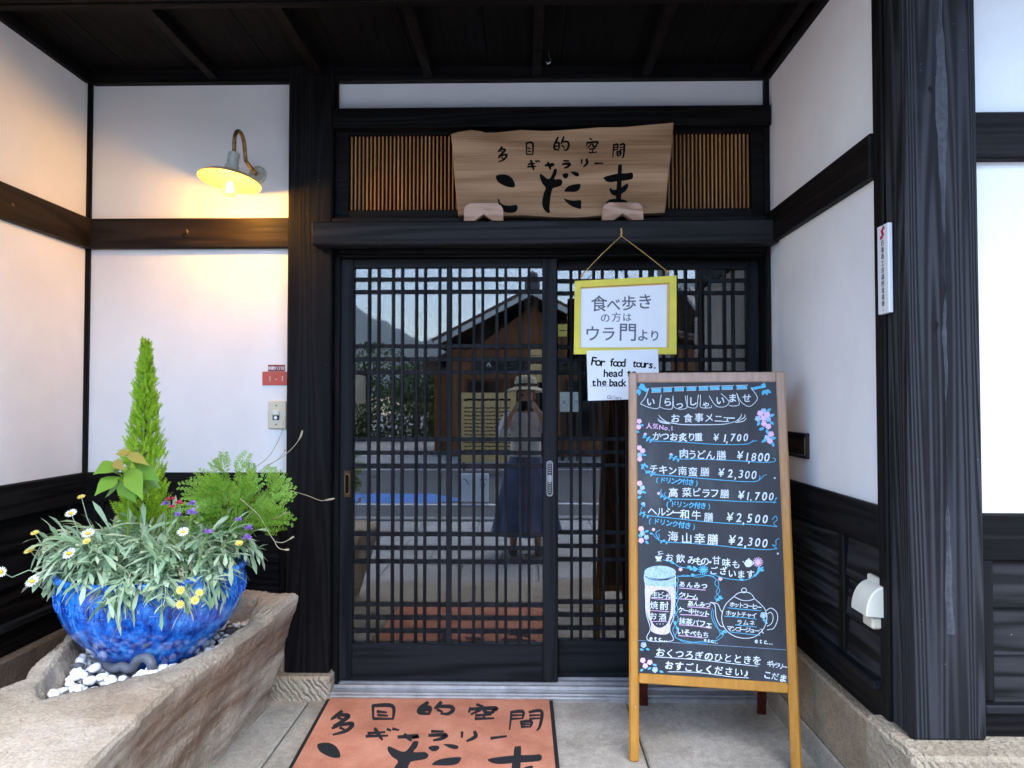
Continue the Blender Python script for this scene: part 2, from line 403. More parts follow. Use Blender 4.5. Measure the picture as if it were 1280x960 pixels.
# ------------------------------------------------------------------ writing
GLY = {}
def glyph(ch, bold=0):
    key = (ch, bold)
    if key not in GLY:
        c = bpy.data.curves.new('glyph', 'FONT'); c.body = ch; c.size = 1; c.offset = bold; c.resolution_u = 3
        o = bpy.data.objects.new('glyph', c); COL.objects.link(o)
        me = bpy.data.meshes.new_from_object(o.evaluated_get(bpy.context.evaluated_depsgraph_get()))
        vs = [(v.co.x, v.co.y) for v in me.vertices]; fs = [tuple(p.vertices) for p in me.polygons]
        bpy.data.objects.remove(o); bpy.data.curves.remove(c); bpy.data.meshes.remove(me)
        GLY[key] = (vs, fs)
    return GLY[key]
def lift(mb):
    mb.k += 1; return .0005 + mb.layer*.0008 + (mb.k % 24)*.00003
def write(mb, fn, text, a, b, size, bold=0.0, passes=((0,0),), jit=.0, shear=0.0, asp=1.0):
    """characters centred on points spaced evenly from a to b; fn maps (x, y, height) to the surface"""
    n = len(text); ax, ay = a; bx, by = b
    ang = math.atan2(by-ay, bx-ax) if n > 1 else 0
    for i, ch in enumerate(text):
        if ch in ' \u3000': continue
        t = i/(n-1) if n > 1 else 0
        cx, cy = ax+(bx-ax)*t, ay+(by-ay)*t
        vs, fs = glyph(ch, bold)
        if not vs: continue
        if ord(ch) < 0x2000: x0 = (min(v[0] for v in vs)+max(v[0] for v in vs))/2; y0 = .36
        else: x0 = .5; y0 = .38
        rot = ang + random.uniform(-jit, jit)*.35; sz = size*(1+random.uniform(-jit, jit)*.5)
        jx, jy = random.uniform(-jit, jit)*size*.15, random.uniform(-jit, jit)*size*.25
        ca, sa = math.cos(rot), math.sin(rot)
        wk = random.uniform(.35, 1.3) if len(passes) > 1 and jit > .06 else 1
        for (px, py) in passes:
            px, py = px*wk, py*wk; h = lift(mb); out = []
            for (x, y) in vs:
                X = ((x-x0) + (y-y0)*shear)*sz*asp; Y = -(y-y0)*sz
                out.append(fn(cx+jx+px+X*ca-Y*sa, cy+jy+py+X*sa+Y*ca, h))
            mb.add(out, fs)
def smooth_pts(p, closed=False, k=5):
    n = len(p); out = []
    if n < 3: return p
    rng = n if closed else n-1
    for i in range(rng):
        if closed: a, b, c, d = p[i-1], p[i], p[(i+1) % n], p[(i+2) % n]
        else: a, b, c, d = p[max(i-1, 0)], p[i], p[i+1], p[min(i+2, n-1)]
        for j in range(k):
            t = j/k
            out.append(tuple(.5*((2*b[q]) + (-a[q]+c[q])*t + (2*a[q]-5*b[q]+4*c[q]-d[q])*t*t + (-a[q]+3*b[q]-3*c[q]+d[q])*t**3) for q in (0, 1)))
    if not closed: out.append(tuple(p[-1][:2]))
    return out
def stroke(mb, fn, pts, w, taper=False, sm=True):
    p = smooth_pts(pts) if sm else pts
    h = lift(mb); n = len(p); L = []; Rr = []
    for i in range(n):
        a = Vector(p[max(i-1, 0)]); b = Vector(p[min(i+1, n-1)]); d = (b-a)
        d = d.normalized() if d.length > 1e-9 else Vector((1, 0)); q = Vector((-d.y, d.x))
        ww = w*.5
        if taper: ww *= (.55+.6*math.sin(math.pi*min(1, .18+.82*i/(n-1))))
        c = Vector(p[i])
        if i == 0: c = c - d*ww*.6
        if i == n-1: c = c + d*ww*.6
        L.append(c+q*ww); Rr.append(c-q*ww)
    vs = [fn(v.x, v.y, h) for v in L+Rr]
    mb.add(vs, [(i, i+1, n+i+1, n+i) for i in range(n-1)])
def shape(mb, fn, pts, sm=True, k=4):
    p = smooth_pts(pts, True, k) if sm else pts
    h = lift(mb); mb.poly([fn(x, y, h) for x, y in p])
def disc(mb, fn, x, y, r, ry=None, n=14):
    shape(mb, fn, [(x+r*math.cos(2*math.pi*i/n), y+(ry or r)*math.sin(2*math.pi*i/n)) for i in range(n)], False)

# ------------------------------------------------------------------ the ground
FZ = .03                      # level of the entrance paving
XL, XR = -1.82, .993          # inner faces of the two side walls
g = MB().box(-60, 60, -70, 25, -.6, -.125, 0); struct('ground', g, 'pavement')
fl = MB()
slabs = [(-1.80, -.86, -1.05, -.01), (-.854, .396, -1.05, -.02), (.402, .99, -1.05, -.01)]
for x0, x1, y0, y1 in slabs: fl.box(x0, x1, y0, y1, -.20, FZ, .006)
struct('entrance_paving', fl, 'floor_stone')
fl = MB()
x = -4.2; k = 0
while x < 4.2:
    w = (.92, 1.1, .84, 1.02)[k % 4]; fl.box(x, x+w-.007, -1.72, -1.057, -.20, FZ-.002-.002*(k % 2), .007); x += w; k += 1
struct('step_paving', fl, 'floor_stone_warm')
pv = MB()
for i in range(26):
    for j in range(6):
        w = .6; o = .3*(j % 2); pv.box(-8+i*w+o, -8+i*w+o+w-.008, -1.73-(j+1)*.52, -1.73-j*.52-.008, -.22, -.10-.001*((i*7+j*3) % 3), .005)
struct('pavement', pv, 'pavement')
kb = MB()
for i in range(18): kb.box(-9+i, -9+i+.99, -5.02, -4.86, -.3, -.075, .012)
struct('kerb', kb, 'kerb_concrete')
kb = MB()
for i in range(18): kb.box(-9+i, -9+i+.99, -11.55, -11.40, -.3, -.03, .012)
struct('far_kerb', kb, 'kerb_concrete')
struct('road', MB().box(-60, 60, -11.40, -5.025, -.4, -.118, 0), 'asphalt')
struct('road_line', MB().box(-60, 60, -6.30, -6.18, -.118, -.114, 0), 'road_white')
struct('far_road_line', MB().box(-60, 60, -11.0, -10.88, -.118, -.114, 0), 'road_white')
bp = MB(); bp.poly([(-7, -7.3, -.1135), (-7, -6.34, -.1135), (-1.3, -6.34, -.1135), (-.75, -6.62, -.1135), (-1.35, -7.3, -.1135)]); struct('blue_road_marking', bp, 'road_blue')
struct('far_pavement', MB().box(-60, 60, -13.2, -11.555, -.4, -.04, 0), 'pavement')

# ------------------------------------------------------------------ the walls
def bay(name, label, o, sdir, ndir, L, stone_mat, ax, ztop=2.60, beam='brown_beam_', battens=(), end=(True, True), slot=None):
    """one plastered bay: s runs along the wall, n out of it, z up"""
    Mx = Matrix(((sdir[0], ndir[0], 0, o[0]), (sdir[1], ndir[1], 0, o[1]), (0, 0, 1, 0), (0, 0, 0, 1)))
    base = Mx @ Vector((L/2, 0, FZ)); base.z = FZ
    t = thing(name, base, label, 'wall')
    bw = 'black_wood_'+ax
    obj('plaster', MB().box(0, L, -.06, 0, 1.90, ztop, 0, Mx), 'white_plaster', t)
    obj('plaster', MB().box(0, L, -.06, 0, .90, 1.90-.002, 0, Mx), 'white_plaster', t)
    obj('wall_beam', MB().box(.0, L, -.05, .028, 1.842, 1.966, .004, Mx), beam+ax, t)
    obj('wainscot_rail', MB().box(0, L, -.05, .016, .80, .921, .004, Mx), bw, t)
    b = MB()
    for i in range(3):
        z0 = .435+i*.122; tl = .010
        b.add([(0, -.05, z0), (L, -.05, z0), (L, -.05, z0+.126), (0, -.05, z0+.126), (0, -.004+tl, z0), (L, -.004+tl, z0), (L, -.006, z0+.126), (0, -.006, z0+.126)],
              [(0,1,2,3), (4,5,6,7), (0,1,5,4), (2,3,7,6), (0,3,7,4), (1,2,6,5)], Mx)
    obj('wainscot_board', b, ('lit_weathered_board_' if beam != 'brown_beam_' or o[0] > .9 else 'black_wood_')+ax, t)  # right side and right street walls get the boards coloured as better lit
    for s in battens: obj('batten', MB().box(s-.018, s+.018, -.02, .014, .44, .802, .003, Mx), 'black_wood_z', t)
    obj('ledge', MB().box(0, L, -.02, .034, .416, .438, .004, Mx), 'door_wood_'+ax, t)
    obj('baseboard', MB().box(0, L, -.05, .012, .325, .418, .003, Mx), bw, t)
    if end[0]: obj('corner_trim', MB().box(-.002, .016, -.02, .010, .92, ztop, .002, Mx), 'black_wood_z', t)
    if end[1]: obj('corner_trim', MB().box(L-.016, L+.002, -.02, .010, .92, ztop, .002, Mx), 'black_wood_z', t)
    st = MB(); n = max(1, round(L/.78)); step = L/n
    for i in range(n): st.box(i*step+.002, (i+1)*step-.002, -.06, .045, FZ+.09, .328, .007, Mx)
    sb = obj('base_stone', st, stone_mat, t, 40)
    obj('plinth', MB().box(0, L, -.06, .048, FZ-.05, FZ+.088, .006, Mx), 'base_stone_smooth', t)
    return t, Mx

bay('side_wall', 'white plastered side wall with warm lamplight on it, left of the blue pot', (XL, .0, 0), (0, -1), (1, 0), .97, 'base_stone_dark', 'y', battens=(.10, .52, .93))
bay('back_wall', 'white plastered wall bay behind the conifer, carrying the lamp and doorbell', (XL, 0, 0), (1, 0), (0, -1), .853, 'base_stone', 'x', battens=(.07, .46, .835), end=(True, False))
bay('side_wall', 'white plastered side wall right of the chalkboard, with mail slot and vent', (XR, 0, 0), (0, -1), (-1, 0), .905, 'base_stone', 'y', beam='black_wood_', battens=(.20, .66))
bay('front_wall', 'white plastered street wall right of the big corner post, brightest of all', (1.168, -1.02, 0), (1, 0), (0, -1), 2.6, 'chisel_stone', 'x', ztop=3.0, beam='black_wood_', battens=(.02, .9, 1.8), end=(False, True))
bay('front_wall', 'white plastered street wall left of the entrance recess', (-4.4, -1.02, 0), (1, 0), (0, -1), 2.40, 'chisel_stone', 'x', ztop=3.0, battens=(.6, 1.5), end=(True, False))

# posts
def post(label, x0, x1, y0, y1, z0, z1, stone=None, mat='black_wood_z'):
    t = thing('wood_post', ((x0+x1)/2, (y0+y1)/2, FZ), label, 'post')
    obj('shaft', MB().box(x0, x1, y0, y1, z0, z1, .006), mat, t)
    if stone: obj('stone_base', MB().box(*stone, .010), 'chisel_stone', t)
    return t
post('black post between the doorbell wall and the sliding doors', -.967, -.786, -.05, .08, .125, 2.62, (-1.06, -.775, -.085, .06, FZ-.02, .124))
p2 = post('massive weathered black corner post at the right, with the white plaque on its side', .982, 1.168, -1.06, -.955, .352, 2.98, (.935, 1.42, -1.145, -.90, FZ-.1, .351), 'weathered_black_wood_z')
obj('side_trim', MB().box(.976, 1.10, -.953, -.905, .33, 2.62, .004), 'black_wood_z', p2)
q = MB(); vs = []; nn_ = 90
for i in range(nn_+1):
    z = .62+2.3*i/nn_; xc = 1.078+.012*mnoise.noise(Vector((z*1.3, 0, 3)))+.004*mnoise.noise(Vector((z*9, 1, 3))); w_ = max(.0004, .0045+.012*mnoise.noise(Vector((z*2.3, 5, 1)))+.005*mnoise.noise(Vector((z*17, 5, 1)))+(.003 if z > 1.9 else 0))
    vs += [(xc-w_, -1.0602, z), (xc, -1.0638, z), (xc+w_, -1.0602, z)]
q.add(vs, [(3*i+a, 3*i+a+1, 3*i+a+4, 3*i+a+3) for i in range(nn_) for a in (0, 1)]); obj('weathered_split', q, 'pale_split_wood', p2)
q = MB()
for x, z, r in [(1.052, 1.405, .009), (1.05, 2.02, .006)]:
    ring = [Vector((x+r*math.cos(a)*(1+.25*math.sin(3*a)), -1.0606, z+1.5*r*math.sin(a))) for a in [i*.3 for i in range(21)]]; q.poly(ring)
obj('knot', q, 'black_wood_z', p2)
post('black corner post at the left street end of the recess', -1.99, -1.806, -1.06, -.97, .330, 2.98, (-2.25, -1.77, -1.125, -.96, FZ-.1, .329), 'weathered_black_wood_z')
post('narrow black post between the right door and the right wall', .972, .9905, -.03, .10, .06, 2.53)

# door bay above the doors
t = thing('lintel_beam', (.05, -.05, 1.86), 'long black beam above the sliding doors that carries the carved sign', 'beam')
LT1, LT0 = P(660, 275.5, -.13).z, P(660, 304.5, -.13).z
obj('beam', MB().box(P(389, 290, -.13).x, .990, -.13, -.052, LT0, LT1, .005), 'lintel_wood_x', t)
obj('beam_back', MB().box(-.785, .972, -.0515, .09, LT0+.004, 1.958, .003), 'door_wood_x', t)
t = thing('transom_wall', (.1, 0, 2.33), 'narrow white plaster strip with black beams above the slatted transom', 'wall')
obj('plaster', MB().box(-.785, .985, -.002, .06, 2.36, 2.528, .001), 'white_plaster', t)
obj('wall_beam', MB().box(-.786, .988, -.055, .06, 2.325, P(660, 133, -.055).z, .004), 'black_wood_x', t)
obj('top_trim', MB().box(-1.8, .988, -.03, .06, 2.5285, 2.60, .003), 'black_wood_x', t)
obj('jamb', MB().box(-.7855, -.772, -.02, .06, 2.40, 2.528, .002), 'black_wood_z', t)
t = thing('transom_window', (.1, .02, 1.963), 'row of thin brown wooden slats in a black frame behind the carved sign', 'window')
fr = MB(); fr.box(-.785, -.728, -.012, .05, 1.956, 2.3325, .003); fr.box(.922, .985, -.012, .05, 1.956, 2.3325, .003)
fr.box(-.728, .922, -.012, .05, 2.312, 2.3325, .003); fr.box(-.728, .922, -.020, .05, 1.956, 1.997, .003)
obj('frame', fr, 'black_wood_x', t)
sl = MB(); n = 102
for i in range(n):
    x = -.722 + i*(1.636/(n-1)); sl.box(x-.0029, x+.0029, .008, .022, 1.990, 2.318, .001)
obj('slats', sl, 'slat_wood', t)
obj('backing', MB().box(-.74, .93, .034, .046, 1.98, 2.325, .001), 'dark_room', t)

t = thing('door_frame', (.1, .05, FZ), 'black wooden frame and pale metal threshold round the sliding doors', 'door frame')
obj('jamb', MB().box(-.7855, -.762, -.01, .13, .06, 1.83, .003), 'black_wood_z', t)
obj('head', MB().box(-.7615, .9715, -.03, .14, 1.816, LT0+.003, .003), 'black_wood_x', t)
obj('track', MB().box(-.762, .972, -.012, .12, 1.8035, 1.8155, .002), 'black_wood_x', t)
th = MB(); th.box(-.785, .972, -.075, .16, FZ-.03, .046, .003); th.box(-.785, .972, -.060, .15, .046, .054, .002)
for y in (-.020, .028, .084): th.box(-.785, .972, y, y+.010, .054, .068, .002)
obj('threshold', th, 'aluminium', t)

# sliding doors
def sliding_door(label, x0, x1, yf, vx, hz, thick, zb=.075, zt=1.802, ztr=1.766, left_w=.058, right_w=.062):
    t = thing('sliding_door', ((x0+x1)/2, yf+.015, zb), label, 'door')
    th = .032
    obj('stile', MB().box(x0, x0+left_w, yf, yf+th, zb, zt, .003), 'door_wood_z', t)
    obj('stile', MB().box(x1-right_w, x1, yf, yf+th, zb, zt, .003), 'door_wood_z', t)
    a, b = x0+left_w, x1-right_w
    obj('top_rail', MB().box(a, b, yf+.001, yf+th, ztr, zt, .002), 'door_wood_x', t)
    obj('bottom_rail', MB().box(a, b, yf+.001, yf+th, zb, .225, .002), 'door_wood_x', t)
    lat = MB()
    for x in vx:
        w = .0058 if x != thick else .011
        lat.box(x-w, x+w, yf+.008, yf+.0175, .224, ztr+.001, .0015)
    for z in hz: lat.box(a, b, yf+.0105, yf+.0185, z-.0085, z+.0085, .0015)
    obj('lattice', lat, 'door_wood_z', t)
    obj('glass_pane', MB().box(a-.004, b+.004, yf+.0188, yf+.0228, .218, ztr+.006, 0), 'window_glass', t)
    return t, a, b
YD1, YD2 = .010, .062
def X1(px, yf): return P(px, 500, yf).x
def Z1(py, yf): return P(660, py, yf).z
vx = [X1(v, YD1) for v in (460.2, 472, 490.3, 501.8, 519.6, 530.7, 548.8, 561, 574, 592, 603, 621, 632, 650, 661.3)]
hz = [Z1(v, YD1) for v in (348, 363.7, 432.2, 448.7, 465.2, 549.5, 566.5, 583, 669, 686.4, 703.6, 757.8, 774.4, 791)]
d1, a1, b1 = sliding_door('left black lattice door with the brown pull and silver lock', X1(424, YD1), X1(697, YD1), YD1, vx, hz, vx[7])
vx2 = [X1(v, YD2) for v in (714.4, 725.5, 743, 754, 772, 784, 802.5, 815.6, 831, 847, 859, 877, 889, 908, 919)]
d2, a2, b2 = sliding_door('right black lattice door, half hidden by the chalkboard and yellow sign', X1(680, YD2), .9715, YD2, vx2, hz, vx2[7], right_w=.05)
h = MB(); c = P(434, 605, YD1); h.box(c.x-.014, c.x+.014, YD1-.003, YD1+.004, c.z-.055, c.z+.055, .002)
hd = obj('door_pull', h, 'rusty_iron', d1)
q = MB(); q.add(*[[(c.x+.008*math.cos(a)*.9, YD1-.0036, c.z+.036*(1 if math.sin(a) > 0 else -1)*.85+.010*math.sin(a)) for a in [2*math.pi*i/20 for i in range(20)]], [tuple(range(20))]])
obj('finger_recess', q, 'ink', hd)
q = MB(); ring = [Vector((c.x+.0085*math.cos(a), YD1-.004, c.z+.031*(1 if math.sin(a) > 0 else -1)+.010*math.sin(a))) for a in [2*math.pi*i/24 for i in range(25)]]
q.tube(ring, .0014, 6, False); obj('rim', q, 'brass', hd)
c = P(687, 598, YD1)
def oblong(c, w, hh, y, n=12):
    return [Vector((c.x+w*math.cos(a), y, c.z+(hh-w if math.sin(a) >= 0 else w-hh)+w*math.sin(a))) for a in [math.pi*2*(i+.5)/(2*n) for i in range(2*n)]]
q = MB(); q.prism(oblong(c, .0125, .072, YD1-.006), oblong(c, .0145, .075, YD1+.001)); lk = obj('lock_plate', q, 'steel', d1)
q = MB(); q.prism(oblong(c, .0092, .066, YD1-.0068), oblong(c, .0092, .066, YD1-.004)); obj('lock_inlay', q, 'black_plastic', lk)
q = MB()
for dz in (-.04, .04):
    for k in range(5): q.box(c.x-.006, c.x+.006, YD1-.0082, YD1-.006, c.z+dz-.018+k*.009, c.z+dz-.014+k*.009, .0008)
q.prism(oblong(c, .008, .016, YD1-.0105), oblong(c, .008, .016, YD1-.006)); obj('lock_knob', q, 'steel', lk)

# porch ceiling and eave
t = thing('porch_ceiling', (-.4, -.5, 2.56), 'dark brown boarded porch ceiling with crossing battens', 'ceiling')
cb = MB()
for i in range(10):
    x0 = XL-.1+i*.295; cb.box(x0, x0+.293, -1.0, .05, 2.585, 2.62, .002)
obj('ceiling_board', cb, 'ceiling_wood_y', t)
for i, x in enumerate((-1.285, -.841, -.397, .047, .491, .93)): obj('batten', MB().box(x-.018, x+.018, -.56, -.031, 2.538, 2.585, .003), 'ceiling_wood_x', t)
obj('cross_batten', MB().box(XL, XR, -.602, -.566, 2.530, 2.585, .003), 'ceiling_wood_x', t)
obj('cross_batten', MB().box(XL, XR, -.66, -.63, 2.520, 2.585, .003), 'ceiling_wood_x', t)
obj('edge_trim', MB().box(XL-.002, XL+.02, -.97, -.031, 2.528, 2.586, .003), 'black_wood_y', t)
obj('edge_trim', MB().box(XR-.02, XR+.002, -.90, -.031, 2.520, 2.586, .003), 'black_wood_y', t)
obj('front_beam', MB().box(-2.0, 1.17, -1.03, -.93, 2.50, 2.70, .006), 'black_wood_x', t)
t = thing('shading_eave', (0, -1.2, 2.75), 'unseen dark tiled eave over the shop front, deepened to shade it', 'roof')
e = MB(); e.add([(-5, -2.10, 2.73), (5, -2.10, 2.73), (5, .6, 3.45), (-5, .6, 3.45), (-5, -2.10, 2.79), (5, -2.10, 2.79), (5, .6, 3.55), (-5, .6, 3.55)], [(0,1,2,3), (4,5,6,7), (0,1,5,4), (2,3,7,6), (0,3,7,4), (1,2,6,5)])  # overhang out of view, lengthened to keep sky light off the street wall
obj('roof_deck', e, 'ceiling_wood_y', t)
e = MB()
for i in range(34): e.tube([(-4.95+i*.3, -2.13, 2.81), (-4.95+i*.3, .6, 3.56)], .07, 8)
obj('tiles', e, 'grey_tile', t, 50)
e = MB()
for i in range(26): e.box(-4.9+i*.4, -4.9+i*.4+.045, -.04, .04, 0, 2.6, .003, Matrix.Translation((0, -2.05, 2.695)) @ Matrix.Rotation(-R(75), 4, 'X'))
obj('rafter', e, 'ceiling_wood_y', t)

# the room behind the doors
t = thing('shop_interior', (.1, 1.8, FZ), 'dim room seen through the lattice doors', 'room')
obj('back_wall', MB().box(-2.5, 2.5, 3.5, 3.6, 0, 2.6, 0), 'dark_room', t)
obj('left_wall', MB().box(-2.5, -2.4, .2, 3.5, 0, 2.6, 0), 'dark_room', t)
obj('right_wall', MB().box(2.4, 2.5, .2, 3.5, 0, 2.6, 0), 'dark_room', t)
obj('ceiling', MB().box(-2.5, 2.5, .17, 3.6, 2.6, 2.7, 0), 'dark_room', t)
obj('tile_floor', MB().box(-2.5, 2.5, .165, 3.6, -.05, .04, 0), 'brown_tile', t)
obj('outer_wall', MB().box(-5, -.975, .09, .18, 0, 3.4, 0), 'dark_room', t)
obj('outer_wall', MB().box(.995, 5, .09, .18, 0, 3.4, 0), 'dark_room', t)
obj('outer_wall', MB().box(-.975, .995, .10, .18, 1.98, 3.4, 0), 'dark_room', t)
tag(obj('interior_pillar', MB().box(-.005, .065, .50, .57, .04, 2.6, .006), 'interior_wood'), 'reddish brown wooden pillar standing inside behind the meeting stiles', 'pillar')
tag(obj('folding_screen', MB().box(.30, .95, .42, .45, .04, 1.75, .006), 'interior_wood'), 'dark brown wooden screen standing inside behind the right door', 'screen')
cl = MB(); vs = []; n = 24
for j in range(13):
    z = 1.93-j*.04
    for i in range(n+1):
        u = i/n; w = .07+.05*math.sin(j*.30+.5); x = .585+(u-.5)*w*1.3; vs.append((x+.01*math.sin(j*.4), .36+.018*math.sin(u*19), z))
cl.add(vs, [(j*(n+1)+i, j*(n+1)+i+1, (j+1)*(n+1)+i+1, (j+1)*(n+1)+i) for j in range(12) for i in range(n)])
o = obj('gathered_curtain', cl, 'amber_cloth', None, 180); tag(o, 'gathered amber curtain hanging inside behind the right door', 'curtain')
md = o.modifiers.new('thick', 'SOLIDIFY'); md.thickness = .003

# ------------------------------------------------------------------ the carved sign over the door
YS = -.095
def zA(p): return (560+p[0]/7.113, 145+p[1]/7.113)
def zB(p): return (700+p[0]/7.113, 145+p[1]/7.113)
out_px = [zA(p) for p in [(25,160),(90,138),(190,122),(290,132),(320,146),(420,146),(520,136),(640,122),(740,126),(860,132),(990,126)]] + \
         [zB(p) for p in [(150,115),(350,99),(550,98),(700,85),(850,72),(1012,57),(1004,200),(984,400),(958,600),(945,780),(932,858),(740,868),(380,885),(150,904)]] + \
         [zA(p) for p in [(960,902),(850,895),(650,882),(490,890),(90,885),(82,800),(62,600),(47,400),(36,250)]]
def sfn(x, y, h): p = P(x, y, YS); return Vector((p.x, YS-h, p.z))
t = thing('wooden_sign', P(705, 270, YS), 'rough edged plank sign with black brush writing standing on the beam', 'sign')
fr_ = [sfn(x, y, -.0035) for x, y in out_px]; cen = sum(fr_, Vector())/len(fr_)
b = MB(); ins = [sfn(x, y, 0)*1 for x, y in out_px]
ins = [cen + (v-cen)*.992 + Vector((0, 0, 0)) for v in ins]
for v in ins: v.y = YS
mid = fr_; bk = [v + Vector((0, .036, 0)) for v in mid]; n = len(mid)
tr = tessellate_polygon([ins]); b.add(ins+mid+bk, [tuple(q) for q in tr] + [tuple(2*n+i for i in reversed(q)) for q in tr] +
      [(i, (i+1) % n, n+(i+1) % n, n+i) for i in range(n)] + [(n+i, n+(i+1) % n, 2*n+(i+1) % n, 2*n+i) for i in range(n)])
obj('plank', b, 'sign_wood', t)
# brush characters: outlines and strokes in a zoom of the photograph; fA maps the left zoom, B is 996 further right
BIG = {
 'ko': [[(425,540),(445,524),(510,520),(562,546),(590,590),(593,630),(540,633),(480,610),(440,580)],
        [(442,740),(455,742),(465,770),(500,793),(560,797),(605,790),(620,815),(605,850),(560,862),(510,855),(480,830),(455,790)]],
 'da': [[(953,470),(968,475),(962,520),(945,562),(1000,562),(1018,590),(1000,622),(940,640),(925,660),(912,720),(905,780),(903,830),(908,855),(890,862),(860,840),(840,800),(838,750),(850,690),(867,640),(838,600),(818,550),(820,515),(845,528),(880,555),(905,555),(930,510),(942,475)],
        [(1018,520),(1046,508),(1070,515),(1066,542),(1046,557),(1026,545)], [(1091,497),(1126,495),(1156,505),(1166,520),(1156,538),(1131,533),(1106,515)],
        [(1036,660),(1066,628),(1116,610),(1174,605),(1176,630),(1161,660),(1126,675),(1076,675),(1041,672)], [(1031,735),(1066,745),(1116,752),(1181,750),(1184,790),(1181,825),(1146,820),(1096,800),(1056,770)]],
 'ma': [[(1514,440),(1531,432),(1545,440),(1543,600),(1538,740),(1516,752),(1493,740),(1501,600),(1508,520)],
        [(1384,555),(1396,540),(1446,525),(1516,512),(1596,508),(1636,503),(1646,530),(1636,560),(1586,572),(1516,580),(1446,590),(1406,580)],
        [(1436,650),(1448,640),(1461,655),(1496,655),(1536,640),(1571,612),(1601,605),(1599,635),(1576,670),(1536,695),(1496,710),(1461,700),(1441,675)],
        [(1401,780),(1426,750),(1466,738),(1516,738),(1586,752),(1596,790),(1576,820),(1530,800),(1480,780),(1440,790),(1415,800)]],
}
SMALL = {
 'ta': [[(482,275),(462,300),(443,320)], [(470,296),(508,300),(480,335),(452,356)], [(470,312),(486,322)], [(484,335),(462,358),(446,372)], [(476,352),(522,346),(500,385),(450,408)], [(476,368),(492,380)]],
 'me': [[(697,245),(698,340)], [(697,241),(752,243),(754,342)], [(710,285),(735,292)], [(712,312),(738,318)], [(700,340),(752,342)]],
 'teki': [[(978,190),(955,235),(942,262)], [(948,246),(946,290),(985,304)], [(950,238),(986,242),(984,300)], [(955,270),(983,268)], [(1028,187),(1016,225),(1005,250)], [(1020,230),(1062,230),(1074,262),(1055,303),(1028,300)], [(1016,264),(1033,282)]],
 'ku': [[(1262,200),(1283,216)], [(1238,232),(1232,268)], [(1242,240),(1330,232),(1315,262)], [(1272,250),(1240,287)], [(1287,250),(1296,274),(1322,270)], [(1258,296),(1312,289)], [(1286,292),(1286,322)], [(1256,326),(1322,322)]],
 'kan': [[(1472,256),(1466,368)], [(1474,258),(1508,255),(1506,300)], [(1476,279),(1506,277)], [(1474,301),(1506,298)], [(1528,258),(1566,253),(1562,340),(1552,374)], [(1530,280),(1562,277)], [(1530,301),(1562,297)], [(1502,322),(1504,352)], [(1501,320),(1534,318),(1531,352)], [(1504,336),(1530,335)], [(1504,352),(1530,351)]],
 'gi': [[(716,430),(770,422)], [(710,452),(780,448)], [(738,396),(750,440),(762,478)], [(780,400),(790,410)], [(798,398),(816,406)]],
 'ya': [[(865,440),(938,430),(915,450)], [(888,415),(900,445),(912,476)]],
 'ra': [[(1030,400),(1072,400)], [(1020,428),(1082,425),(1066,450),(1036,463)]],
 'ri': [[(1189,390),(1188,426)], [(1233,384),(1236,420),(1206,453)]],
 'bou': [[(1306,422),(1378,420)]],
}
def fA(x, y, h): return sfn(560+x/7.113, 145+y/7.113, h)
wr = MB()
for k in SMALL:
    for st in SMALL[k]: stroke(wr, fA, st, 17 if k in ('ta', 'me', 'teki', 'ku', 'kan') else 21, True)
obj('small_writing', wr, 'ink', t)
for k in BIG:
    wr = MB()
    for pl in BIG[k]: shape(wr, fA, pl)
    obj('large_character', wr, 'ink', t)
def bracket(px0, px1, lab):
    a, b = P(px0, 276, -.128).x, P(px1, 276, -.128).x; w = b-a; z0, z1 = LT1+.0005, LT1+.069
    o = [(0,0), (.27,0), (.5,.38), (.74,0), (1,0), (1,.62), (.95,.84), (.84,1), (.16,1), (.05,.86), (0,.62)]
    q = MB(); q.prism([Vector((a+u*w, -.130, z0+v*(z1-z0))) for u, v in o], [Vector((a+u*w, -.0985, z0+v*(z1-z0))) for u, v in o])
    tag(obj('sign_bracket', q, 'bracket_wood'), lab, 'bracket', 'notched blocks that hold the plank sign')
bracket(580, 629, 'pale notched wooden block under the left end of the plank sign')
bracket(753, 804, 'pale notched wooden block under the right end of the plank sign')

# ------------------------------------------------------------------ the yellow framed notice and the paper taped below it
YH = -.150
def zC(x, y): return (680+x/4.173, 280+y/4.173)
def hfn(x, y, h): px, py = zC(x, y); p = P(px, py, YH); return Vector((p.x, YH-h, p.z))
t = thing('hanging_sign', hfn(420, 680, 0), 'yellow framed notice hung on a cord from the beam', 'sign')
def quadbar(mb, o, i_, d0=-.0, d1=.012):
    f_ = [Vector(v) for v in (o[0], o[1], i_[1], i_[0])]; mb.prism([v+Vector((0, -d1, 0)) for v in f_], [v+Vector((0, -d0, 0)) for v in f_])
oc = [hfn(*p, 0) for p in [(160,300), (688,272), (688,680), (155,680)]]; ic = [hfn(*p, 0) for p in [(190,332), (653,308), (650,646), (187,648)]]
fr = MB()
for i in range(4): quadbar(fr, [oc[i], oc[(i+1) % 4]], [ic[i], ic[(i+1) % 4]])
obj('frame', fr, 'yellow_paint', t)
q = MB(); q.prism([v+Vector((0, -.003, 0)) for v in oc], [v+Vector((0, .002, 0)) for v in oc]); obj('backing', q, 'tan_board', t)
def shrink(c, k):
    m = sum(c, Vector())/4; return [m+(v-m)*k for v in c]
q = MB(); pc = [hfn(*p, 0) for p in [(191,340), (640,318), (638,643), (189,645)]]; q.prism([v+Vector((0, -.0042, 0)) for v in pc], [v+Vector((0, -.0032, 0)) for v in pc]); obj('paper', q, 'paper', t)
def hf2(x, y, h): v = hfn(x, y, 0); v.y = YH-.0042-h*.4; return v
PS = ((0,0), (1.6,0), (0,1.6), (1.6,1.6))
w = MB()
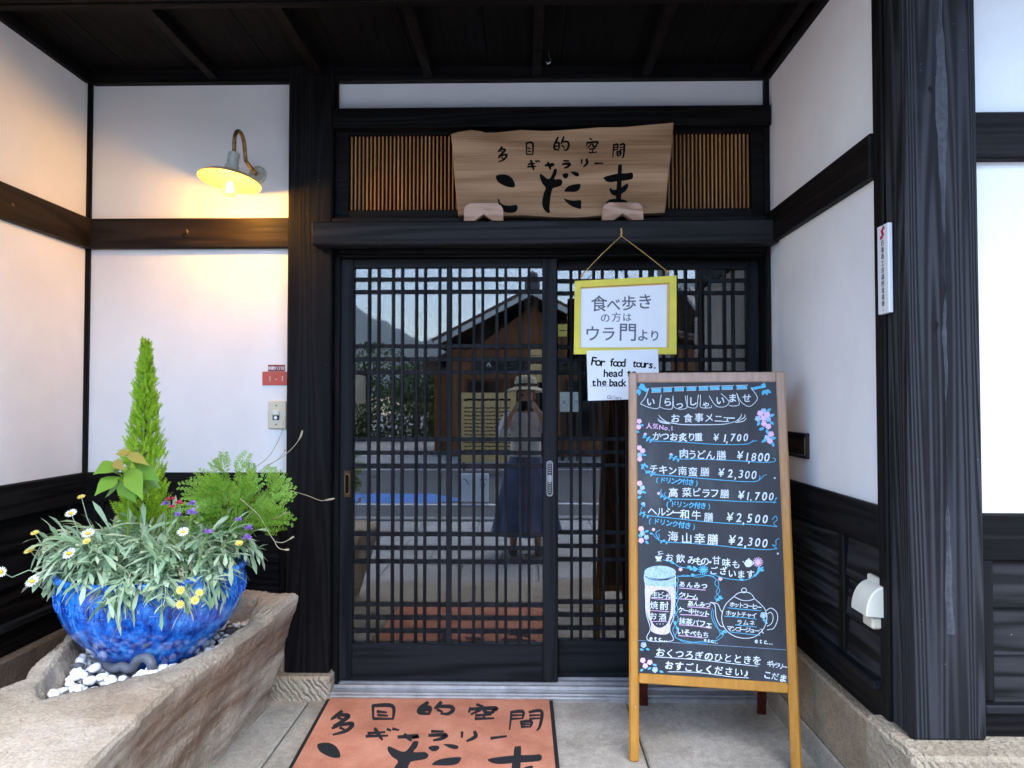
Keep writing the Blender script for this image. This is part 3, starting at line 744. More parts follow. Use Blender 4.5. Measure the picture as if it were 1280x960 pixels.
for ch, x, y, s in [('食',285,415,88), ('べ',362,420,76), ('歩',442,412,80), ('き',525,405,84), ('の',318,490,52), ('方',376,487,54), ('は',432,487,50),
                    ('ウ',252,570,84), ('ラ',335,572,80), ('門',435,562,98), ('よ',515,580,68), ('り',575,582,62)]:
    write(w, hf2, ch, (x, y), (x, y), s, 0, PS if s > 60 else ((0,0), (1.3,0)), .06)
obj('writing', w, 'grey_ink', t)
q = MB(); q.tube([hfn(190,285,.004), hfn(196,268,.006), hfn(300,160,.006), hfn(402,64,.006), hfn(520,152,.006), hfn(640,248,.006), hfn(648,270,.004)], .0016, 6); q.ico(hfn(196,270,.008), .0055, 1); q.ico(hfn(642,250,.008), .0055, 1)
obj('cord', q, 'cord', t)
q = MB(); a = hfn(402,60,0); q.tube([Vector((a.x, -.129, a.z+.010)), Vector((a.x, -.158, a.z+.008)), Vector((a.x-.002, -.160, a.z+.022))], .0022, 6); q.tube([a+Vector((-.002,-.008,-.008)), a+Vector((.001,-.010,.006)), a+Vector((-.001,-.012,.026))], .0034, 6)
obj('nail', q, 'cord', t)

t = thing('paper_note', hfn(410, 920, 0), 'white handwritten paper note in English hanging below the yellow frame', 'note')
q = MB(); pc = [hfn(*p, 0) for p in [(220,663), (590,655), (600,910), (228,922)]]; q.prism([v+Vector((0, -.016, 0)) for v in pc], [v+Vector((0, -.0150, 0)) for v in pc]); obj('paper', q, 'paper', t)
def nf(x, y, h): v = hfn(x, y, 0); v.y = YH-.016-h*.4; return v
w = MB()
for tx, a, b, s in [('For', (257,715), (305,720), 62), ('food', (352,722), (410,724), 58), ('tours.', (470,726), (575,735), 54), ('head', (320,778), (395,776), 54), ('to', (440,776), (465,776), 54), ('the', (258,826), (312,824), 52), ('back', (350,826), (415,826), 54)]:
    write(w, nf, tx, a, b, s, .012, ((0,0), (1.2,0), (0,1.2)), .05, .05)
obj('writing', w, 'ink', t)
w = MB(); write(w, nf, 'Gallery', (336,902), (398,906), 26, 0, ((0,0),), .1, .15); stroke(w, nf, [(238,846), (420,850)], 1.6, sm=False); obj('small_writing', w, 'grey_ink', t)

# ------------------------------------------------------------------ the chalkboard easel
BC = Vector((.6038, -.5844, 0)); BA, BL, BW, BH = R(8.99), R(9.24), .5384, 1.335
hx = Vector((math.cos(BA), -math.sin(BA), 0)); bk_ = Vector((math.sin(BA), math.cos(BA), 0))
uz = bk_*math.sin(BL) + Vector((0, 0, 1))*math.cos(BL); nz_ = hx.cross(uz)     # nz_ points at the viewer
if nz_.y > 0: nz_ = -nz_
BM = Matrix(((hx.x, -nz_.x, uz.x, BC.x), (hx.y, -nz_.y, uz.y, BC.y), (hx.z, -nz_.z, uz.z, BC.z), (0, 0, 0, 1)))
def bfn(x, y, h):
    d = ray(x, y); o = BC + nz_*(-.0045); k = (o-CAM).dot(nz_)/d.dot(nz_); return CAM + d*k + nz_*h
t = thing('chalkboard_sign', Vector((BC.x, BC.y, FZ)), 'wooden easel chalkboard with the handwritten menu in chalk', 'menu board')
# v of the foot of a leg on the paving
vf = FZ/math.cos(BL)
sw = .032
obj('stile', MB().box(-BW/2, -BW/2+sw, 0, .020, vf, BH, .006, BM), 'board_frame_wood', t)
obj('stile', MB().box(BW/2-sw, BW/2, 0, .020, vf, BH, .006, BM), 'board_frame_wood', t)
obj('rail', MB().box(-BW/2+sw, BW/2-sw, .001, .019, BH-.038, BH-.002, .003, BM), 'board_frame_wood', t)
obj('rail', MB().box(-BW/2+sw, BW/2-sw, .001, .019, .276, .308, .003, BM), 'board_frame_wood', t)
pn = obj('board', MB().box(-BW/2+sw-.002, BW/2-sw+.002, .0045, .014, .300, BH-.030, .0005, BM), 'chalkboard', t)
# rear legs lean back from the top
BLr = R(10.5)
uz2 = bk_*math.sin(BLr) - Vector((0, 0, 1))*math.cos(BLr)
top = BC + uz*(BH-.05) + bk_*.024
for sx in (-1, 1):
    a = top + hx*(sx*(BW/2-.05)); L = (a.z-FZ)/math.cos(BLr)
    yv = hx.cross(uz2).normalized()
    Mx = Matrix(((hx.x, yv.x, uz2.x, a.x), (hx.y, yv.y, uz2.y, a.y), (hx.z, yv.z, uz2.z, a.z), (0, 0, 0, 1)))
    lg = obj('rear_leg', MB().box(-.016, .016, -.010, .010, 0, L, .004, Mx), 'red_leg_wood', t)
    q = MB(); q.box(-.014, .014, -.016, .016, -.02, .03, .002, Matrix.Translation(a+bk_*.004)); obj('hinge', q, 'steel', lg)
Mx2 = Matrix(((hx.x, yv.x, uz2.x, top.x), (hx.y, yv.y, uz2.y, top.y), (hx.z, yv.z, uz2.z, top.z), (0, 0, 0, 1)))
obj('rear_rail', MB().box(-BW/2+.068, BW/2-.068, -.008, .008, .80, .83, .002, Mx2), 'red_leg_wood', t)

def z1(x, y, h): return bfn(790+x/6.737, 470+y/6.737, h)
def z2(x, y, h): return bfn(790+x/6.564, 575+y/6.564, h)
def z3(x, y, h): return bfn(790+x/6.564, 680+y/6.564, h)
def z6(x, y, h): return bfn(770+x/4.923, 770+y/4.923, h)
TH = ((0,0), (2.4,0), (0,2.4), (2.4,2.4)); T2 = ((0,0), (1.8,0), (0,1.6))
def chars(mb, fn, lst, size, passes=TH, jit=.09, shear=0, asp=1):
    for ch, x, y in lst: write(mb, fn, ch, (x, y), (x, y), size, 0, passes, jit, shear, asp)
def flower(mb_p, mb_w, fn, x, y, r):
    for i in range(5):
        a = i*1.257+.3; disc(mb_p, fn, x+r*.55*math.cos(a), y+r*.55*math.sin(a), r*.55, n=9)
    q = [(x+r*.42*math.cos(s*.9)*s/7, y+r*.42*math.sin(s*.9)*s/7) for s in range(8)]
    stroke(mb_w, fn, q, 2.4)
def leaf2(mb, fn, x, y, r, a):
    ca, sa = math.cos(a), math.sin(a)
    shape(mb, fn, [(x+ca*u*r-sa*v*r, y+sa*u*r+ca*v*r) for u, v in ((-1,0), (-.3,.5), (.4,.42), (1,0), (.4,-.42), (-.3,-.5))], k=3)
Wt, Bl, Pk, Li, Pb, Bk = MB(3), MB(2), MB(2), MB(0), MB(0), MB(1)
# heading: a shop curtain on a bamboo rod
for st in [[(140,105),(112,180),(70,235)], [(70,235),(150,268),(222,272),(236,220),(245,160)], [(245,160),(236,225),(240,265),(330,280),(342,230),(345,170)], [(345,170),(348,225),(355,262),(400,280),(460,270),(455,215),(448,170)], [(465,165),(466,225),(470,260),(540,268),(553,200),(558,160)],
           [(575,160),(576,215),(580,265),(660,268),(668,250)], [(650,170),(690,235),(730,262),(790,255),(815,215),(750,150)], [(820,250),(860,254),(902,240),(893,190),(880,145)], [(880,145),(915,215),(970,255),(1012,245),(1055,185),(1000,100)]]:
    stroke(Wt, z1, st, 5)
for a, b in [((165,108),(245,135)), ((265,103),(335,130)), ((357,99),(437,124)), ((460,97),(540,120)), ((563,94),(640,118)), ((655,91),(735,114)), ((755,89),(848,112)), ((880,85),(968,108))]:
    shape(Bl, z1, [(a[0], a[1]), (b[0], a[1]-2), (b[0], b[1]-2), (a[0], b[1])], False)
    stroke(Wt, z1, [(a[0]-6, a[1]-4), (b[0]+6, a[1]-7)], 4, sm=False); stroke(Wt, z1, [(a[0], b[1]+5), (b[0], b[1]+2)], 3.5, sm=False)
shape(Bl, z1, [(50,100),(72,72),(138,112),(120,138)], False); shape(Bl, z1, [(1000,100),(1108,78),(1120,98),(1010,122)], False); shape(Bl, z1, [(1085,75),(1115,55),(1130,95),(1105,100)], False)
for x, y, a in [(48,130,2.2), (62,142,1.8), (90,80,.6), (1105,140,1.9), (1130,140,1.2), (1150,130,.7)]: leaf2(Bl, z1, x, y, 24, a)
chars(Wt, z1, [('い',155,215),('ら',298,218),('っ',400,240),('し',510,212),('ゃ',622,238),('い',740,205),('ま',845,185),('せ',965,185)], 76)
chars(Wt, z1, [('お',362,355),('食',472,355),('事',563,350),('メ',648,352),('ニ',727,358),('ュ',790,358),('ー',832,356)], 80)
for st in [[(285,388),(420,409),(600,411),(780,406),(885,378)], [(290,388),(245,355),(225,330)], [(305,397),(240,378),(215,360)], [(320,404),(255,395),(220,377)], [(880,378),(915,345),(920,320)], [(885,384),(945,350),(948,325)], [(870,392),(935,382),(963,355)]]: stroke(Wt, z1, st, 6, True)
chars(Pk, z1, [('人',142,418),('気',197,424),('N',247,432),('o',285,436),('.',314,440),('1',335,438)], 54, T2)
chars(Wt, z1, [('か',207,505),('つ',277,505),('お',350,510),('炙',428,515),('り',500,512),('重',558,515)], 76)
PR = dict(shear=.18, asp=.92)
chars(Wt, z1, [('¥',706,518),('1',780,520),(',',803,530),('7',848,515),('0',900,517),('0',955,515)], 86, **PR)
stroke(Bl, z1, [(170,548),(400,556),(700,576),(940,576),(1000,560)], 6); stroke(Bl, z1, [(1000,560),(1030,548),(1055,548)], 5, True); stroke(Bl, z1, [(985,570),(1005,555),(1022,538)], 5, True)
stroke(Bl, z1, [(92,500),(130,530),(175,550)], 5)
for x, y, a in [(100,515,2.4), (112,500,-.6), (128,540,2.2), (142,520,-.4), (155,552,2), (168,535,-.3)]: leaf2(Bl, z1, x, y, 15, a)
flower(Pk, Wt, z1, 112, 492, 13)
for i, (x, y) in enumerate([(1078,315),(1138,325),(1105,355),(1110,402),(1147,425),(1170,490),(1160,547)]): flower(Pk, Wt, z1, x, y, 24)
for x, y in [(1108,297),(1060,360),(1145,362),(1138,520)]: flower(Pb, Wt, z1, x, y, 24)
for x, y, a in [(1152,288,-.6), (1178,332,-.4), (1065,402,2.2), (1176,396,.6), (1090,446,-.3), (1138,470,1.3), (1110,547,2.6), (1186,577,1.2), (1190,525,-.2)]: leaf2(Bl, z1, x, y, 23, a)
for x, y in [(60,382),(55,430),(62,605),(90,630),(65,700)]: flower(Pk, Wt, z1, x, y, 21)
flower(Pb, Wt, z1, 65, 665, 21)
for x, y, a in [(85,416,.2), (45,470,.3), (105,665,.2)]: leaf2(Bl, z1, x, y, 18, a)
chars(Wt, z1, [('肉',438,655),('う',508,660),('ど',580,662),('ん',660,666),('膳',750,668)], 82); chars(Pb, z1, [('肉',436,654)], 84, ((-3,-2),))
chars(Wt, z1, [('¥',908,668),('1',968,680),(',',988,694),('8',1025,680),('0',1080,682),('0',1135,682)], 98, **PR)
stroke(Bl, z1, [(380,700),(600,702),(900,715),(1100,728),(1200,722)], 6); stroke(Bl, z1, [(1200,722),(1208,702),(1182,690)], 5, True); stroke(Bl, z1, [(315,676),(350,690),(390,705)], 5)
for x, y, a in [(322,690,2.4), (335,668,-.6), (352,702,2.2), (368,682,-.4), (388,712,1.8)]: leaf2(Bl, z1, x, y, 16, a)
flower(Pk, Wt, z1, 328, 662, 12)
# second block
chars(Wt, z2, [('チ',178,70),('キ',255,80),('ン',330,86),('南',413,90),('蛮',497,98),('膳',597,98)], 78)
chars(Wt, z2, [('¥',730,102),('2',806,106),(',',852,118),('3',893,112),('0',945,118),('0',1000,122)], 94, **PR)
stroke(Bl, z2, [(190,120),(500,145),(800,170),(1000,178),(1060,150)], 6); stroke(Bl, z2, [(1060,150),(1080,128),(1106,120)], 5, True); stroke(Bl, z2, [(1040,165),(1050,140),(1045,125)], 5, True); stroke(Bl, z2, [(90,50),(112,90),(150,112),(192,122)], 5)
for x, y, a in [(88,44,.2), (105,40,1.2), (120,52,.7), (85,62,2), (122,100,2.3), (140,98,-.5), (160,122,2.2), (180,108,-.4)]: leaf2(Bl, z2, x, y, 17, a)
write(Bl, z2, '(ドリンク付き)', (205,158), (530,186), 54, 0, TH, .08)
chars(Wt, z2, [('高',337,265),('菜',448,265),('ピ',528,266),('ラ',605,270),('フ',675,272),('膳',758,278)], 80)
chars(Wt, z2, [('¥',893,288),('1',950,295),('.',978,298),('7',1028,295),('0',1085,297),('0',1140,298)], 92, **PR)
stroke(Bl, z2, [(300,320),(600,326),(900,341),(1180,346)], 6); stroke(Bl, z2, [(1180,346),(1160,350),(1188,310),(1170,318)], 5); stroke(Bl, z2, [(222,276),(260,305),(320,325)], 5); stroke(Bl, z2, [(262,302),(235,262),(245,240)], 5, True); stroke(Bl, z2, [(285,312),(265,280),(280,262)], 5, True)
flower(Pk, Wt, z2, 219, 275, 12)
for x, y, a in [(240,300,2.2), (268,318,2.2), (300,305,-.4), (318,332,2)]: leaf2(Bl, z2, x, y, 14, a)
write(Bl, z2, '(ドリンク付き)', (290,357), (632,378), 54, 0, TH, .08)
chars(Wt, z2, [('ヘ',165,418),('ル',240,424),('シ',310,424),('ー',366,432),('和',432,445),('牛',527,452),('膳',627,466)], 80)
chars(Wt, z2, [('¥',800,468),('2',878,472),(',',918,486),('5',965,475),('0',1030,480),('0',1090,482)], 98, **PR)
stroke(Bl, z2, [(120,455),(400,485),(700,515),(1000,530),(1185,546)], 6); stroke(Bl, z2, [(1190,546),(1160,520),(1190,490),(1175,460),(1150,490)], 5); stroke(Bl, z2, [(90,372),(72,420),(120,455)], 5)
for x, y, a in [(85,362,.3), (100,372,1.2), (70,440,2.2), (95,458,2), (130,465,2), (98,432,-.5)]: leaf2(Bl, z2, x, y, 15, a)
flower(Pb, Wt, z2, 93, 362, 16)
write(Bl, z2, '(ドリンク付き)', (148,494), (508,544), 56, 0, TH, .08)
chars(Wt, z2, [('海',335,625),('山',448,640),('幸',553,645),('膳',660,650)], 92)
chars(Wt, z2, [('¥',818,652),('2',888,662),(',',932,676),('3',970,668),('0',1030,674),('0',1090,680)], 100, **PR)
stroke(Bl, z2, [(270,672),(600,692),(900,722),(1100,735),(1190,726)], 6); stroke(Bl, z2, [(1190,728),(1150,695),(1180,700),(1180,660),(1205,645)], 5); stroke(Bl, z2, [(272,672),(210,650),(165,600)], 5); stroke(Bl, z2, [(222,655),(195,600),(235,570)], 5, True); stroke(Bl, z2, [(215,652),(225,620),(212,605)], 4, True)
for x, y, a in [(158,604,.3), (240,672,2), (262,660,-.4), (285,680,2)]: leaf2(Bl, z2, x, y, 14, a)
flower(Pk, Wt, z2, 176, 570, 13)
for x, y in [(62,192),(75,565),(75,660)]: flower(Pk, Wt, z2, x, y, 22)
for x, y in [(85,228),(65,262),(85,602),(118,634)]: flower(Pb, Wt, z2, x, y, 20)
for x, y, a in [(100,265,.3), (60,305,-.6), (120,585,-.3), (65,622,.4), (122,676,.8)]: leaf2(Bl, z2, x, y, 19, a)
disc(Wt, z2, 1170, 148, 8); disc(Wt, z3, 1195, 78, 8)
# third block: drinks and sweets
chars(Wt, z3, [('お',306,110),('飲',397,118),('み',487,130),('も',547,137),('の',597,140),('・',640,147),('甘',690,132),('味',772,150),('も',853,167)], 74)
chars(Wt, z3, [('ご',668,215),('ざ',745,220),('い',820,240),('ま',893,245),('す',968,245)], 70)
for st in [[(255,130),(340,155),(400,190),(540,202)], [(640,240),(740,275),(850,293),(950,290),(1020,250)]]: stroke(Bl, z3, st, 5.5)
for x, y, a in [(330,150,.6), (470,188,.3), (490,205,-.2), (515,195,.6), (520,212,-.5), (1010,255,-.6), (1030,235,-.9), (1045,215,-.4), (1062,200,-.8), (1040,200,-1.4), (1065,215,0), (900,292,.2)]: leaf2(Bl, z3, x, y, 20, a)
for (cx, cy, mb) in [(585, 210, Bl), (1032, 148, Pk)]:
    for i in range(14):
        a = i*math.pi/7; stroke(mb, z3, [(cx+11*math.cos(a), cy+11*math.sin(a)), (cx+40*math.cos(a), cy+38*math.sin(a))], 7, sm=False)
    disc(mb, z3, cx, cy, 9)
shape(Wt, z3, [(192,98),(218,104),(245,96),(240,120),(228,132),(245,140),(195,140),(208,132),(196,120)]); stroke(Wt, z3, [(212,92),(225,75),(215,65),(250,58)], 5, True); stroke(Wt, z3, [(225,92),(240,78),(260,80)], 4, True)
shape(Wt, z3, [(930,140),(945,128),(970,128),(985,145),(985,170),(965,188),(938,186),(925,170)]); disc(Wt, z3, 957, 122, 7); stroke(Wt, z3, [(930,172),(918,150),(908,142)], 6); stroke(Wt, z3, [(985,145),(998,150),(985,172)], 5)
shape(Li, z3, [(112,330),(230,345),(345,350),(340,560),(312,640),(305,728),(232,742),(160,715),(155,650),(120,560)])
disc(Pb, z3, 230, 232, 130, 54, 28); shape(Pb, z3, [(103,240),(170,285),(290,290),(358,250),(350,340),(345,352),(230,347),(112,330)])
stroke(Bk, z3, [(106,262),(160,290),(230,297),(300,290),(354,262)], 6)
shape(Bk, z3, [(150,440),(185,388),(240,375),(290,390),(318,440),(316,560),(290,650),(240,685),(190,672),(152,600)])
stroke(Wt, z3, [(103,250),(112,400),(115,560),(150,690),(125,750),(124,780),(160,796),(230,800),(318,795),(340,775),(315,720),(312,680),(340,600),(352,450),(357,260)], 5)
chars(Wt, z3, [('生',185,414),('ビ',235,418),('ー',270,424),('ル',298,426)], 56, T2); chars(Wt, z3, [('焼',180,500),('酎',264,505)], 74, T2); chars(Wt, z3, [('お',172,590),('酒',250,598)], 66, T2)
for st in [[(160,446),(315,456)], [(145,543),(300,556)], [(165,634),(285,636)]]: stroke(Pk, z3, st, 4.5, sm=False)
write(Wt, z3, 'etc…', (155,768), (265,776), 52, 0, TH, .05)
for i in range(3): disc(Wt, z3, 205+i*25, 655, 4)
for tx, a, b, s in [('あんみつ', (410,328), (592,342), 54), ('クリーム', (405,418), (520,434), 54), ('あんみつ', (478,484), (622,498), 48), ('ケーキセット', (402,538), (612,570), 54), ('抹茶パフェ', (412,630), (630,658), 58), ('いそべもち', (395,716), (605,744), 56)]: write(Wt, z3, tx, a, b, s, 0, TH, .08)
for st in [[(390,360),(490,368),(602,378)], [(385,449),(530,457)], [(455,514),(640,526)], [(395,578),(500,583),(618,595)], [(388,662),(520,672),(648,690)], [(380,750),(480,758),(585,770)]]: stroke(Pk, z3, st, 5.5)
write(Wt, z3, 'etc…', (600,782), (685,796), 44, 0, TH, .05)
for st in [[(365,275),(430,255),(540,272),(640,255),(690,290)], [(372,262),(450,266),(560,252),(660,268),(700,300)], [(690,290),(680,330),(720,380),(680,440),(700,470)], [(705,300),(712,345),(690,395),(715,430),(690,475)], [(660,530),(650,590),(690,680),(740,720),(740,760),(680,800)], [(672,540),(668,600),(705,690),(722,740),(690,775)], [(680,800),(560,812),(420,790),(360,770)], [(700,790),(580,798),(440,805),(350,760)], [(360,770),(335,700),(380,620),(350,540),(380,450),(352,370),(380,300),(365,275)], [(350,760),(372,690),(338,620),(376,540),(352,450),(378,370),(356,300)]]: stroke(Bl, z3, st, 4.5)
for x, y, a in [(720,435,-.6), (705,455,.5), (730,445,.1), (755,715,-.4), (740,735,.3), (765,722,.2), (360,440,.6), (352,645,2), (372,690,.4), (350,560,2), (500,252,.3)]: leaf2(Bl, z3, x, y, 17, a)
flower(Pk, Wt, z3, 398, 208, 15); flower(Pk, Wt, z3, 724, 285, 17); flower(Pb, Wt, z3, 1078, 585, 26)
for st in [[(835,430),(765,500),(735,600),(760,690),(830,750),(920,772),(1010,757),(1080,690),(1106,600),(1080,520),(1000,445)], [(835,430),(900,460),(960,462),(1000,445),(970,405),(918,392),(865,405),(835,430)], [(640,480),(678,500),(690,600),(720,665),(747,678)], [(640,478),(700,490),(725,540),(740,558)], [(1100,545),(1140,525),(1185,560),(1192,620),(1160,690),(1108,702)], [(1110,572),(1140,560),(1157,602),(1142,652),(1108,672)]]: stroke(Wt, z3, st, 5.5)
stroke(Wt, z3, [(918+20*math.cos(i*.6), 380+20*math.sin(i*.6)) for i in range(12)], 5.5)
for tx, a, b, s in [('ホットコーヒー', (820,494), (1040,515), 48), ('ホットチャイ', (790,564), (1000,584), 48), ('ラムネ', (880,640), (985,646), 48), ('マンゴージュース', (798,690), (1060,712), 48)]: write(Wt, z3, tx, a, b, s, 0, TH, .08)
for st in [[(785,522),(920,536),(1055,546)], [(760,592),(890,600),(1020,616)], [(848,662),(1020,680)], [(805,720),(930,736),(1050,748)]]: stroke(Bl, z3, st, 5.5)
write(Wt, z3, 'etc…', (1018,790), (1130,800), 56, 0, TH, .05)
for x, y, a in [(1085,625,.1), (1100,645,.4)]: leaf2(Bl, z3, x, y, 17, a)
# last block
stroke(Pb, z6, [(135,150),(600,178),(1045,208)], 1.6, sm=False)
write(Wt, z6, 'おくつろぎのひとときを', (272,222), (866,272), 58, 0, TH, .08); write(Wt, z6, 'おすごしください♪', (325,300), (815,350), 56, 0, TH, .08)
stroke(Wt, z6, [(240,250),(500,268),(700,290),(872,308)], 4); stroke(Wt, z6, [(320,342),(500,346),(700,372),(815,380)], 4)
write(Wt, z6, 'ギャラリー', (945,292), (1035,312), 40, 0, T2, .1, -.1); write(Wt, z6, 'こだま', (930,360), (1026,380), 50, 0, TH, .1)
for x, y in [(165,272),(208,284),(180,306)]: flower(Pk, Wt, z6, x, y, 16)
for x, y in [(170,178),(240,330)]: flower(Pb, Wt, z6, x, y, 17)
for x, y, a in [(238,300,.2), (158,332,-.5), (206,322,-.4), (280,342,.3), (158,206,.3), (195,204,.4)]: leaf2(Bl, z6, x, y, 13, a)
for nm, mb, mt in (('white_chalk_writing', Wt, 'chalk_white'), ('blue_chalk_drawing', Bl, 'chalk_blue'), ('pink_chalk_drawing', Pk, 'chalk_pink'), ('pale_chalk_drawing', Pb, 'chalk_pale_blue'), ('lilac_chalk_drawing', Li, 'chalk_lilac'), ('blank_drawing', Bk, 'chalkboard')): obj(nm, mb, mt, pn)

# ------------------------------------------------------------------ the doormat
ZM = FZ+.011
mc = [PZ(412,868,ZM), PZ(691,868,ZM), None, None]
mc = [Vector((-.785, -.082, 0)), Vector((.106, -.078, 0)), Vector((.111, -1.15, 0)), Vector((-.735, -1.15, 0))]
t = thing('doormat', (-.33, -.6, FZ), 'orange carpet doormat with black brush writing and black edges', 'doormat')
def slab(mb, c, z0, z1): mb.prism([Vector((v.x, v.y, z1)) for v in c], [Vector((v.x, v.y, z0)) for v in c])
def lerp(a, b, k): return a+(b-a)*k
ew = .016
inn = [lerp(mc[0], mc[1], ew), lerp(mc[0], mc[1], 1-ew), lerp(mc[3], mc[2], 1-ew), lerp(mc[3], mc[2], ew)]
q = MB(); slab(q, inn, FZ+.002, ZM); obj('carpet', q, 'orange_carpet', t)
for c in ([mc[0], inn[0], inn[3], mc[3]], [inn[1], mc[1], mc[2], inn[2]]):
    q = MB(); slab(q, c, FZ, ZM-.003); obj('rubber_edge', q, 'rubber_edge', t)
def mfn(x, y, h): p = PZ(x, y, ZM); p.z = ZM+h*.6; return p
def zm(x, y, h): return mfn(360+x/3.765, 860+y/3.765, h)
# each sign character again, stretched into the place it has on the mat
MP = {'ta': ((254,165),100,110,1.1), 'me': ((447,115),95,62,1.1), 'teki': ((695,95),165,55,1.1), 'ku': ((915,112),128,66,1.1), 'kan': ((1118,155),150,90,1.1), 'gi': ((445,218),150,52,1.1), 'ya': ((566,234),92,28,1), 'ra': ((704,226),78,42,1), 'ri': ((850,228),64,44,1), 'bou': ((992,232),70,9,1)}
w = MB()
def bounds(sts):
    xs = [p[0] for s_ in sts for p in s_]; ys = [p[1] for s_ in sts for p in s_]; return min(xs), max(xs), min(ys), max(ys)
for k, (c, ww, hh, _) in MP.items():
    x0, x1, y0, y1 = bounds(SMALL[k]); y1 = max(y1, y0+1)
    for st in SMALL[k]:
        stroke(w, zm, [(c[0]+((x-x0)/(x1-x0)-.5)*ww, c[1]+((y-y0)/(y1-y0)-.5)*hh) for x, y in st], 17 if k != 'kan' else 14, True)
obj('small_writing', w, 'carpet_black', t)
for k, box in {'ko': (137, 262, 258, 470), 'da': (470, 820, 250, 470), 'ma': (940, 1195, 275, 480)}.items():
    x0, x1, y0, y1 = bounds(BIG[k]); w = MB()
    for pl in BIG[k]:
        shape(w, zm, [(box[0]+(x-x0)/(x1-x0)*(box[1]-box[0]), box[2]+(y-y0)/(y1-y0)*(box[3]-box[2])) for x, y in pl])
    obj('large_character', w, 'carpet_black', t)

# ------------------------------------------------------------------ wall lamp
LC = P(288, 221, -.20)
t = thing('wall_lamp', Vector((LC.x, 0, LC.z)), 'lit gooseneck wall lamp with speckled enamel dish shade and round bulb', 'lamp')
q = MB(); prof = [(.016,.030), (.020,.026), (.050,.018), (.085,.004), (.112,-.012), (.1175,-.016), (.118,-.019), (.1165,-.0195), (.110,-.0155), (.084,.0005), (.050,.014), (.018,.022)]
tilt = Matrix.Translation(LC) @ Matrix.Rotation(R(-6), 4, 'X') @ Matrix.Rotation(R(6), 4, 'Y')
q.lathe(prof, 48, tilt)
def enamel():
    n = NT('enamel_shade'); sp = n.ramp(n.noise(150, 2, .5), [(.66, (0,0,0)), (.69, (1,1,1))]); c = n.mix(sp, (.60,.42,.15), (.10,.06,.03)); n.set(c, .3)
    n = NT('aged_brass'); c = n.ramp(n.noise(60, 4, .7), [(.35, (.12,.06,.02)), (.6, (.40,.25,.09)), (.8, (.5,.4,.25))]); n.set(c, .42, Metallic=.85)
    n = NT('aged_white'); c = n.ramp(n.noise(45, 4, .7), [(.3, (.30,.29,.24)), (.6, (.52,.52,.46))]); n.set(c, .5)
enamel()
sh = obj('shade', q, 'enamel_shade', t, 35)
q = MB(); q.lathe([(0,.096), (.020,.096), (.0215,.093), (.0215,.045), (.0255,.043), (.0255,.026), (.0,.026)], 24, tilt); obj('socket', q, 'aged_white', t, 30)
q = MB(); pts = []
a0 = tilt @ Vector((0, 0, .094)); mx_, mz = LC.x+.022, LC.z+.085
for i in range(19):
    a = math.pi*i/18; pts.append(Vector((a0.x+(mx_-a0.x)*(i/18), a0.y + .062*(1-math.cos(a))*.5*1.1, a0.z+.055+.045*math.sin(a))))
pts = [a0, a0+Vector((0,0,.03))]+pts+[Vector((mx_+.002, pts[-1].y+.01, a0.z)), Vector((mx_+.004, pts[-1].y+.03, LC.z+.085)), Vector((mx_+.006, -.012, LC.z+.072))]
q.tube(pts, .0078, 10); obj('arm', q, 'aged_brass', t, 60)
q = MB(); q.lathe([(0,.012), (.030,.012), (.036,.006), (.037,0)], 28, Matrix.Translation((mx_+.008, -.001, LC.z+.070)) @ Matrix.Rotation(R(90), 4, 'X')); obj('wall_plate', q, 'aged_white', t, 30)
bc = LC + Vector((0, -.006, -.046))
q = MB(); q.lathe([(.012,.040), (.013,.024), (.024,.010), (.030,-.006), (.029,-.018), (.020,-.030), (.0,-.034)], 24, Matrix.Translation(bc)); bo = obj('bulb', q, 'bulb_glass', t, 60)
def bulbglass():
    n = MATS['bulb_glass']; nt = n.node_tree; tr_ = nt.nodes.new('ShaderNodeBsdfTransparent'); tr_.inputs[0].default_value = (1, .72, .30, 1)
    em = nt.nodes.new('ShaderNodeEmission'); em.inputs[0].default_value = (1, .50, .09, 1); em.inputs[1].default_value = 1.3
    mxn = nt.nodes.new('ShaderNodeMixShader'); mxn.inputs[0].default_value = .45
    nt.links.new(tr_.outputs[0], mxn.inputs[1]); nt.links.new(em.outputs[0], mxn.inputs[2]); nt.links.new(mxn.outputs[0], nt.nodes['Material Output'].inputs[0])
bulbglass()
q = MB(); q.tube([bc+Vector((-.004,0,.022)), bc+Vector((-.010,0,-.014)), bc+Vector((-.002,0,.014)), bc+Vector((.003,0,-.014)), bc+Vector((.010,0,-.012)), bc+Vector((.005,0,.022))], .0042, 6); obj('filament', q, 'bulb_filament', bo)
ld = bpy.data.lights.new('bulb_light', 'POINT'); lo = bpy.data.objects.new('bulb_light', ld); COL.objects.link(lo); lo.location = bc+Vector((0, -.0, -.012)); ld.color = (1.0, .66, .24); ld.energy = 3.9; ld.shadow_soft_size = .02
lo.parent = None

# ------------------------------------------------------------------ small things on the walls
c0, c1 = P(335, 456, -.003), P(356, 464, -.003)
def plate(name, mb_, mat, lab, cat): return tag(obj(name, mb_, mat), lab, cat)
t = thing('address_plate', (c0.x, -.001, c1.z), 'small dark red address plate with white characters above the larger red plate', 'plate')
obj('plate', MB().box(c0.x, c1.x, -.004, -.0005, c1.z, c0.z, .001), 'dark_red_plate', t)
def pfn(Y):
    return lambda x, y, h: Vector((P(x, y, Y).x, Y-h, P(x, y, Y).z))
w = MB(); write(w, pfn(-.004), '飫肥八丁目', (337.5,460.2), (353.5,460.2), 4.6, 0, ((0,0), (.25,0))); obj('writing', w, 'paper', t)
c0, c1 = P(328, 464.6, -.003), P(362.5, 481.5, -.003)
t = thing('number_plate', (c0.x, -.001, c1.z), 'bright red number plate reading 1-1 right above the doorbell', 'plate')
